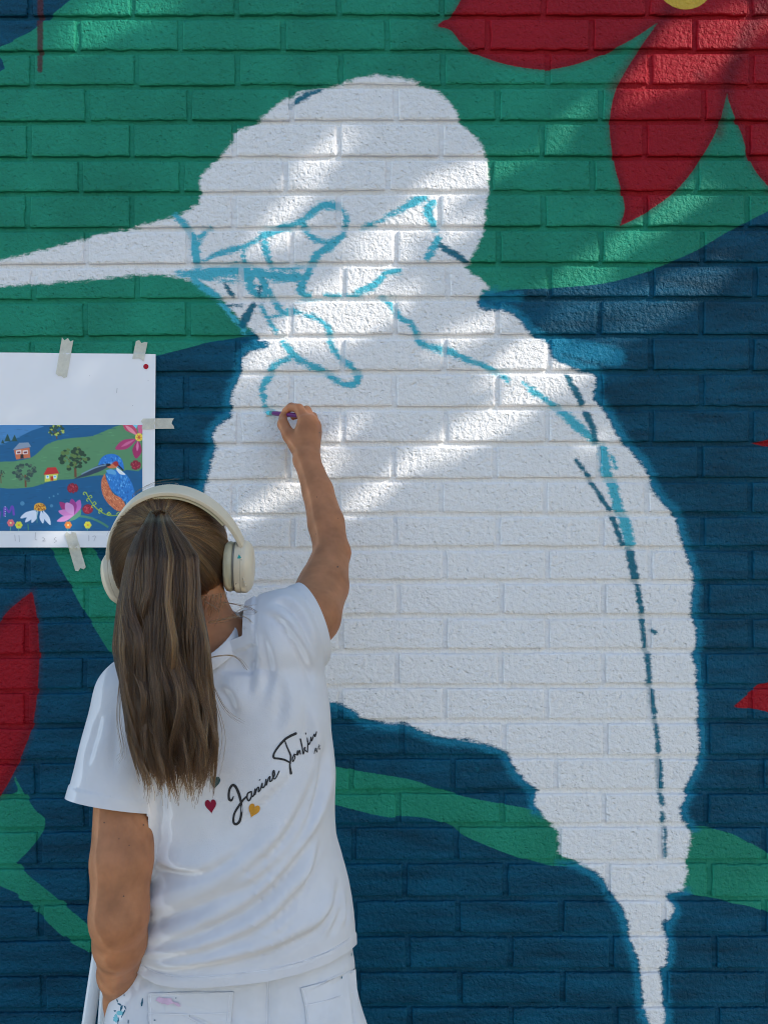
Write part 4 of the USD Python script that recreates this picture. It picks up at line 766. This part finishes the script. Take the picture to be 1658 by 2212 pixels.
while len(st) < 7500:
    d = rg.normal(size=3); d /= np.linalg.norm(d)
    if hairline(d[None])[0] < 0 or d @ td > .985 or d @ td < -.85: continue
    t = np.linspace(0, 1, 14)[:, None]; om = math.acos(np.clip(d @ td, -1, 1)); p = (np.sin((1 - t) * om) * d + np.sin(t * om) * td) / math.sin(om)
    lock = meshkit.noise(np.array([d * 7.0]), 3)[0]; lk2 = meshkit.noise(np.array([d * 22.0]), 4)[0]; bump_ = 1 + .012 + (.030 * lock + .035 * lk2) * np.sin(np.pi * t) + rg.uniform(0, .02) + .02 * t ** 6
    w = rg.normal(0, .012, 3); p = p * bump_ + w * np.sin(np.pi * t * rg.uniform(.8, 1.6))
    q = dirw(p); q[-1] = TIE + rg.normal(0, .005, 3); st.append(q); tn.append(np.clip(.46 + .7 * (lock - .5) + 1.0 * (lk2 - .5) + rg.normal(0, .2), 0, 1))
add_curves('scalp_hair', st, .0008, .0006, tn)
# the ponytail hangs from the tie down the back
PV = np.array([1102, 1130, 1155, 1200, 1300, 1400, 1500, 1600, 1700]); PL = np.array([324, 308, 290, 270, 250, 241, 254, 270, 300]); PR = np.array([360, 378, 400, 432, 438, 455, 466, 477, 466]); PY = np.array([-.552, -.596, -.606, -.626, -.640, -.646, -.648, -.648, -.646]); PD = np.array([.010, .016, .022, .030, .034, .034, .030, .024, .016])
NC_ = 170; clumps = rg.uniform(-1, 1, (NC_, 2)); cl_ph = rg.uniform(0, 6.28, (NC_, 3)); cl_end = np.interp(clumps[:, 0], [-1, -.75, -.4, -.1, .15, .4, .7, 1], [1625, 1672, 1690, 1640, 1632, 1672, 1694, 1640]) - 110 * rg.random(NC_) ** 2; cl_tone = rg.normal(.36, .11, NC_); cl_dr = rg.normal(0, .26, NC_)
st, tn = [], []
for i in range(9000):
    k = rg.integers(NC_); a, b = clumps[k] + rg.normal(0, .05, 2); ve = cl_end[k] + rg.normal(0, 24); vv = np.concatenate([[1103], [1115], np.linspace(1128, ve, 26)])
    s = (vv - 1120) / 560
    tight = 1.25 - .25 * np.clip((vv - 1140) / 100, 0, 1) - .5 * np.clip((vv - (cl_end[k] - 190)) / 190, 0, 1)
    a_ = clumps[k, 0] + (a - clumps[k, 0]) * tight; a_ = np.clip(a_ * (1 - .12 * s) + cl_dr[k] * s * s, -1.03, 1.03) + (.15 * np.sin(7.5 * s + cl_ph[k, 0]) + .06 * np.sin(12 * s + cl_ph[k, 1])) * s + .02 * np.sin(15 * s + cl_ph[k, 1] + i)
    L, R_ = np.interp(vv, PV, PL), np.interp(vv, PV, PR); nz = meshkit.noise(np.stack([np.full(len(vv), clumps[k, 0] * 2.4 + 9), s * 4.2, np.full(len(vv), 2.0 * b)], -1), 5) - .5; a_ = a_ + .62 * nz * np.clip(s * 2.2, 0, 1); a_ = np.where(np.abs(a_) > .85, np.sign(a_) * (.85 + .18 * np.tanh((np.abs(a_) - .85) / .3)), a_); u = (L + R_) / 2 + (R_ - L) / 2 * a_ * .98
    dep = np.sqrt(np.clip(1 - np.clip(a_, -1, 1) ** 2, 0, 1)); y = np.interp(vv, PV, PY) + (.012 - dep * np.abs(b) ** .6 * 1.15 * np.sign(.75 - rg.random()) * 1.0 * np.interp(vv, PV, PD)) + .012 * np.sin(7 * s + cl_ph[k, 2]) * s - .028 * nz * np.clip(s * 2, 0, 1) + .006 * np.sin(40 * clumps[k, 0] + cl_ph[k, 1])
    st.append(Pn(u, vv, y)); tn.append(np.clip(cl_tone[k] + .12 + .25 * (ve > 0) * 0 + rg.normal(0, .2), 0, 1))
add_curves('ponytail', st, .00075, .00040, tn)
core = []
tt = np.linspace(0, 1, 24); ang = np.linspace(0, 2 * np.pi, 20, endpoint=False); vv = 1165 + tt * 380
for q in vv:
    L, R_ = np.interp(q, PV, PL), np.interp(q, PV, PR); k = .86 * (1 - .75 * np.clip((q - 1440) / 110, 0, 1)); yy = np.interp(q, PV, PY) + .012; dd = np.interp(q, PV, PD) * .8 * k
    core.append(Pn((L + R_) / 2 + (R_ - L) / 2 * k * np.cos(ang), np.full(20, q), yy + dd * np.sin(ang)))
cv_ = np.array(core); nj = 20; i, j = np.meshgrid(np.arange(23), np.arange(nj), indexing='ij'); qd = np.stack([i * nj + j, i * nj + (j + 1) % nj, (i + 1) * nj + (j + 1) % nj, (i + 1) * nj + j], -1).reshape(-1, 4)
part(person, 'ponytail_underside', (cv_.reshape(-1, 3), np.vstack([qd[:, [0, 1, 2]], qd[:, [0, 2, 3]]])), under_mat, smooth=True)
# stray hairs
stray = []
def wisp(pts, n, jit):
    for _ in range(n):
        o = rg.normal(0, jit, 2); c = crom([(u + o[0] * (i + 1) / len(pts) + rg.normal(0, .6), w + o[1] * (i + 1) / len(pts) + rg.normal(0, .6)) for i, (u, w, _) in enumerate(pts)], 6); y = np.interp(np.linspace(0, 1, len(c)), np.linspace(0, 1, len(pts)), [q[2] for q in pts]); stray.append(Pn(c[:, 0], c[:, 1], y))
wisp([(438, 1425, -.62), (470, 1417, -.60), (500, 1415, -.585), (520, 1425, -.583), (535, 1445, -.58)], 9, 3)
wisp([(450, 1345, -.555), (490, 1338, -.54), (525, 1322, -.53), (548, 1318, -.525)], 7, 5); wisp([(480, 1300, -.53), (515, 1306, -.52), (540, 1312, -.52), (556, 1325, -.52), (550, 1335, -.52)], 5, 5); wisp([(450, 1345, -.55), (520, 1330, -.535), (545, 1345, -.53), (540, 1360, -.53), (525, 1350, -.535)], 3, 4)
wisp([(460, 1480, -.645), (480, 1520, -.62), (500, 1545, -.605), (525, 1560, -.60)], 5, 3); wisp([(462, 1500, -.645), (485, 1580, -.62), (480, 1640, -.62), (462, 1700, -.615)], 4, 6)
wisp([(262, 1450, -.64), (258, 1550, -.63), (268, 1620, -.62), (262, 1640, -.62)], 8, 8); wisp([(445, 1300, -.60), (470, 1320, -.57), (455, 1350, -.57)], 8, 8); wisp([(300, 1085, -.50), (290, 1068, -.49), (330, 1046, -.48), (380, 1040, -.48)], 6, 6); wisp([(262, 1130, -.5), (250, 1140, -.5), (246, 1155, -.5)], 8, 5)
for _ in range(70):
    u0 = rg.uniform(432, 492); wisp([(u0, 1278 + .18 * (492 - u0), -.508), (u0 - rg.uniform(0, 6), 1296 + .2 * (492 - u0), -.510), (u0 - rg.uniform(4, 16), 1312 + rg.uniform(0, 22) + .2 * (492 - u0), -.512)], 1, 2)
add_curves('stray_hair', stray, .0005, .0002, rg.uniform(.2, .9, len(stray)))

# ------------------------------------------------------------------ headphones
HO = P(389, 1232, -.452); HPR = Rroll(math.radians(-5.3)) @ Rtilt(math.radians(24))
def hf(p): return HO + np.asarray(p) @ HPR.T
phones = thing('headphones', 'cream over-ear headphones worn over the brown hair of the person', 'headphones')
def band(a, b, thick, width, n=48, t0=-.02):
    t = np.linspace(math.pi * (1 - t0) if t0 < 0 else math.pi - t0, t0 if t0 >= 0 else math.pi * t0, n); t = np.linspace(math.pi * 1.0 - t0, t0, n)
    sec = []; m = 20
    for k in range(m):
        q = 2 * np.pi * k / m; c, s = math.cos(q), math.sin(q); e = .45
        sec.append((np.sign(c) * abs(c) ** e * thick / 2, np.sign(s) * abs(s) ** e * width / 2))
    v = []
    for x in t:
        ctr = np.array([a * math.cos(x), 0, b * math.sin(x)]); nn = np.array([math.cos(x) / a, 0, math.sin(x) / b]); nn /= np.linalg.norm(nn)
        wdt = 1 - .25 * abs(math.cos(x)) ** 3
        v += [ctr + nn * p + np.array([0, q * wdt, 0]) for p, q in sec]
    f = []
    for i in range(n - 1):
        for k in range(m): A, B_, C_, D_ = i * m + k, i * m + (k + 1) % m, (i + 1) * m + (k + 1) % m, (i + 1) * m + k; f += [(A, C_, B_), (A, D_, C_)]
    f += [(0, k, k + 1) for k in range(1, m - 1)] + [((n - 1) * m, (n - 1) * m + k + 1, (n - 1) * m + k) for k in range(1, m - 1)]
    return trimesh.Trimesh(hf(v), f, process=False)
part(phones, 'headband', band(.1100, .1410, .0085, .034, t0=.13), cream_mat, smooth=35)
part(phones, 'headband_cushion', band(.1040, .1340, .0060, .029, t0=.62), pad_mat, smooth=35)
def lathe_x(prof, sx, cx, squash=.86, n=56, cz=0.0, ribs=0):
    """Rings about the x axis: profile of (x, radius); taller than deep."""
    ang = np.linspace(0, 2 * np.pi, n, endpoint=False); v = []
    for x, r in prof: v.append(np.stack([np.full(n, sx * (cx + x)), r * squash * np.cos(ang) * (1 + (.012 * np.cos(ang * ribs) if ribs else 0)), cz + r * np.sin(ang) * (1 + (.012 * np.cos(ang * ribs) if ribs else 0))], 1))
    v = np.vstack(v); m = len(prof); i, j = np.meshgrid(np.arange(m - 1), np.arange(n), indexing='ij')
    q = np.stack([i * n + j, i * n + (j + 1) % n, (i + 1) * n + (j + 1) % n, (i + 1) * n + j], -1).reshape(-1, 4); f = np.vstack([q[:, [0, 1, 2]], q[:, [0, 2, 3]]])
    N = len(v); v = np.vstack([v, [[sx * (cx + prof[0][0]), 0, cz], [sx * (cx + prof[-1][0]), 0, cz]]]); j = np.arange(n)
    f = np.vstack([f, np.stack([np.full(n, N), (j + 1) % n, j], 1), np.stack([np.full(n, N + 1), (m - 1) * n + j, (m - 1) * n + (j + 1) % n], 1)])
    tl = math.radians(7 * sx); c, s = math.cos(tl), math.sin(tl); x0 = sx * cx
    w = v.copy(); w[:, 0] = x0 + (v[:, 0] - x0) * c + v[:, 2] * s * 1.0; w[:, 2] = v[:, 2] * c - (v[:, 0] - x0) * s
    m_ = trimesh.Trimesh(hf(w), f, process=False); m_.fix_normals(); return m_
for sx in (1, -1):
    cx = .0725
    part(phones, 'ear_pad', lathe_x([(0, .026), (.001, .036), (.004, .0405), (.009, .0418), (.014, .0405), (.016, .037)], sx, cx, ribs=44), pad_mat, smooth=50)
    part(phones, 'pad_seam', lathe_x([(.0155, .036), (.0157, .0412), (.0200, .0412), (.0202, .036)], sx, cx), seam_mat, smooth=30)
    cup = part(phones, 'ear_cup', lathe_x([(.0185, .034), (.0187, .0428), (.0195, .0436), (.027, .0440), (.0275, .0432), (.0285, .0432), (.029, .0440), (.034, .0438), (.0375, .0425), (.0425, .0375), (.0455, .031), (.0468, .022), (.0472, .012)], sx, cx), cream_mat, smooth=32)
    part(phones, 'hinge', trimesh.Trimesh(hf(trimesh.creation.icosphere(3, 1).vertices * [.0052, .0105, .0105] + [sx * .1075, 0, .027]), trimesh.creation.icosphere(3, 1).faces), cream_mat, smooth=True)
    if sx == 1:
        for z_ in (-.006, -.012, -.018): part(cup, 'button', trimesh.Trimesh(hf(trimesh.creation.icosphere(2, 1).vertices * [.0016, .0016, .0022] + [cx + .032 - z_ * .12 + .001, -.0377, z_]), trimesh.creation.icosphere(2, 1).faces), cream_mat, smooth=True)
ph = unary_union([]); cup_m = lathe_x([(.0185, .034), (.0187, .0428), (.027, .0440), (.034, .0438), (.0375, .0425), (.0425, .0375), (.0455, .031)], 1, .0725); cup_surf = facing(cup_m)
for sh_, mt in ((Polygon([(512, 1206), (516, 1197), (521, 1204), (519, 1206)]), flat_mat('teal_speck', (.03, .33, .30))), (stroke([(510, 1260), (507, 1268), (503, 1274)], [1.6, 1.2, 1]), ink_mat), (Point(521, 1209).buffer(1), ink_mat)): part(phones, 'paint_speck', decal(sh_, cup_surf, .0006, 3), mt)

# ------------------------------------------------------------------ the brush in the hand
brush = thing('paint_brush', 'slim purple paint brush with wet cyan tip held against the white bird', 'paint brush')
b0, b1 = P(576, 891, .001), P(650, 897, -.086); bt = lambda t: b0 + (b1 - b0) * t
def rod(ts, rs, sides=14): return tm(tube([bt(t) for t in ts], rs, sides))
part(brush, 'bristles', rod([0, .03, .08, .13], [.0020, .0045, .0052, .0046]), bristle_mat, smooth=50); part(brush, 'ferrule', rod([.125, .13, .19, .20], [.0040, .0050, .0048, .0044]), ferrule_mat, smooth=40); part(brush, 'handle', rod([.195, .2, .3, .6, .95, 1.0], [.0040, .0048, .0053, .0054, .0050, .0030]), purple_mat, smooth=40)

# ------------------------------------------------------------------ the folding steps behind the person
steps = thing('stepladder', 'white metal stepladder legs standing behind the person by the wall', 'stepladder')
top = P(238, 2000, -.30)
def leg(a, b, r): return tm(tube([a, a + (b - a) * .5, b], [r, r, r], 16))
kz = lambda a, b: a + (b - a) * (a[2] - .012) / (a[2] - b[2])
L1 = kz(top + [-.008, -.02, 0], P(191, 2211, -.34)); L2 = kz(P(240, 1985, -.18), P(224, 2211, -.18)); L3 = np.array([top[0] + .34, -.34, .012]); L4 = np.array([top[0] + .34, -.14, .012])
for a, b in ((top + [-.008, -.02, 0], L1), (P(240, 1985, -.18), L2), (top + [.05, -.02, 0], L3), (P(240, 1985, -.18) + [.05, 0, 0], L4)):
    lg = part(steps, 'leg', leg(a, b, .0115), steel_mat, smooth=50); part(lg, 'rubber_foot', tm(tube([b + [0, 0, .03], b + [0, 0, -.012]], [.0145, .0145], 14)), plain('rubber', (.03, .03, .03), .8) if not stage.GetPrimAtPath('/World/Looks/rubber') else '/World/Looks/rubber', smooth=40)
tp = trimesh.creation.box([.062, .20, .022]); tp.apply_translation([top[0] + .022, -.245, top[2] + .012]); part(steps, 'top_cap', tp, steel_mat)
for z_ in (.28, .56):
    t_ = (top[2] - z_) / top[2]; p_ = top + [.05, 0, 0] + (L3 - top - [.05, 0, 0]) * t_; bx_ = trimesh.creation.box([.09, .20, .022]); bx_.apply_translation([p_[0] - .01, -.245, z_]); part(steps, 'tread', bx_, steel_mat)
# ------------------------------------------------------------------ the tree beside the wall, right of the view, that dapples it
def tree():
    r = np.random.default_rng(11)
    t = thing('tree', 'small leafy tree by the wall that dapples it with shade', 'tree')
    C = np.array([-.02, -.35, 1.50]) + SUN * 4.3
    base = np.array([C[0] + .6, C[1] - .25, 0.0])
    bark = plain('bark', (.16, .12, .09), .9, .2, noise=(30, .3), bump=(60, .006))
    tr = [tm(tube(crom([base, base + [.03, 0, .9], base + [-.05, .05, 1.8], C + [.1, 0, -.3]], 5), np.linspace(.075, .035, 16), 9))]
    for k in range(9):
        a = k * 2.4; d = np.array([math.cos(a) * .9, math.sin(a) * .45, .5 + .3 * math.sin(k)])
        s = base + [-.02, .03, 1.5 + .16 * k]; tr.append(tm(tube(crom([s, s + d * .35 + [0, 0, .1], s + d * .8], 4), np.linspace(.022, .006, 9), 6)))
    part(t, 'trunk', trimesh.util.concatenate(tr), bark, smooth=40)
    # leaves fill the crown; light falls through where the boughs stand apart
    E1 = np.array([math.cos(SLOPE), 0, math.sin(SLOPE)]); E2 = np.array([-math.sin(SLOPE), 0, math.cos(SLOPE)])
    N = 30000
    q = r.normal(size=(N, 3)); q /= np.linalg.norm(q, axis=1, keepdims=True); q *= r.uniform(0, 1, (N, 1)) ** (1 / 2.4)
    e3 = np.cross(SUN, E2); c = C + q[:, :1] * SUN * 1.15 + q[:, 1:2] * E2 * 1.75 + q[:, 2:3] * e3 * 1.05
    pt = np.stack([r.uniform(-.62, .12, 9000), r.uniform(-.78, -.2, 9000), r.uniform(.5, 1.95, 9000)], 1); c = np.vstack([c, pt + SUN * r.uniform(3.5, 5.1, (9000, 1))])
    pt = np.stack([r.uniform(-.95, .95, 7000), np.zeros(7000), r.uniform(.4, 2.8, 7000)], 1); c = np.vstack([c, pt + SUN * r.uniform(3.4, 5.2, (7000, 1))])
    c = c[(c[:, 1] < -.06) & (c[:, 2] > .9)]
    wall_hit = c - SUN * (c[:, 1] / SUN[1])[:, None]; u, v = 829 + wall_hit[:, 0] * 1000, 1105.5 + (CZ - wall_hit[:, 2]) * 1000
    ok = np.ones(len(c), bool)
    for cu, cv, L, w, *pr in GAPS:
        du, dv = u - cu, -(v - cv); a = du * math.cos(SLOPE) + dv * math.sin(SLOPE); b = -du * math.sin(SLOPE) + dv * math.cos(SLOPE)
        ok &= ~(((a / (L + 20)) ** 2 + (b / (w + 16)) ** 2 < 1) & (r.random(len(c)) < (pr[0] if pr else 1)))
    back = c - SUN * ((c[:, 1] + .60) / SUN[1])[:, None]
    for x, z, rx, rz, pr in BACK_GAPS:
        ok &= ~((((back[:, 0] - x) / rx) ** 2 + ((back[:, 2] - z) / rz) ** 2 < 1) & (r.random(len(c)) < pr))
    c = c[ok]; n = len(c)
    d = r.normal(size=(n, 3)); d /= np.linalg.norm(d, axis=1, keepdims=True); s = np.cross(d, r.normal(size=(n, 3))); s /= np.linalg.norm(s, axis=1, keepdims=True); nn = np.cross(d, s)
    L = r.uniform(.050, .085, (n, 1)); W = L * .30
    vs = np.stack([c - d * L * .5, c + s * W + nn * W * .3, c + d * L * .5, c - s * W + nn * W * .3], 1).reshape(-1, 3)
    k = np.arange(n)[:, None] * 4; f = np.vstack([k + [0, 1, 2], k + [0, 2, 3]])
    leaf = M('leaf', {'o': ('geometry', {}), 'r': ('rgb_ramp', {'ramp': [(0, (.035, .085, .020)), (1, (.085, .150, .035))]}), 'p': ('principled_bsdf', {'roughness': .5}), 't': ('translucent_bsdf', {'color': (.12, .22, .03)}), 'm': ('mix_closure', {'fac': .3})},
             [('o.random_per_island', 'r.fac'), ('r.color', 'p.base_color'), ('p.BSDF', 'm.closure1'), ('t.BSDF', 'm.closure2')], 'm.closure')
    part(t, 'crown', (vs, f), leaf, kind='stuff')
GAPS = [(980, 940, 90, 14), (740, 930, 70, 12), (330, 30, 60, 20), (520, 1010, 60, 14), (1290, 950, 60, 8), (700, 330, 70, 12), (230, 40, 150, 40), (1500, 110, 190, 55), (1245, 245, 62, 12), (1195, 318, 60, 10), (985, 388, 95, 22), (1100, 355, 55, 8), (690, 355, 80, 16), (880, 480, 150, 36), (985, 505, 70, 18), (765, 600, 130, 30),
        (620, 445, 110, 12), (600, 520, 80, 16), (1430, 470, 130, 26), (1290, 560, 170, 28), (1450, 640, 150, 40), (1230, 690, 160, 30), (640, 715, 150, 34), (790, 690, 140, 30), (560, 790, 80, 18), (1000, 720, 110, 18),
        (1130, 770, 110, 30), (1205, 812, 105, 30), (1060, 910, 140, 32), (900, 990, 110, 20), (620, 1060, 160, 18), (800, 1070, 120, 12), (150, 830, 160, 16, .8), (110, 1165, 110, 12)]
BACK_GAPS = [(-.325, 1.215, .075, .10, .85)]
tree()
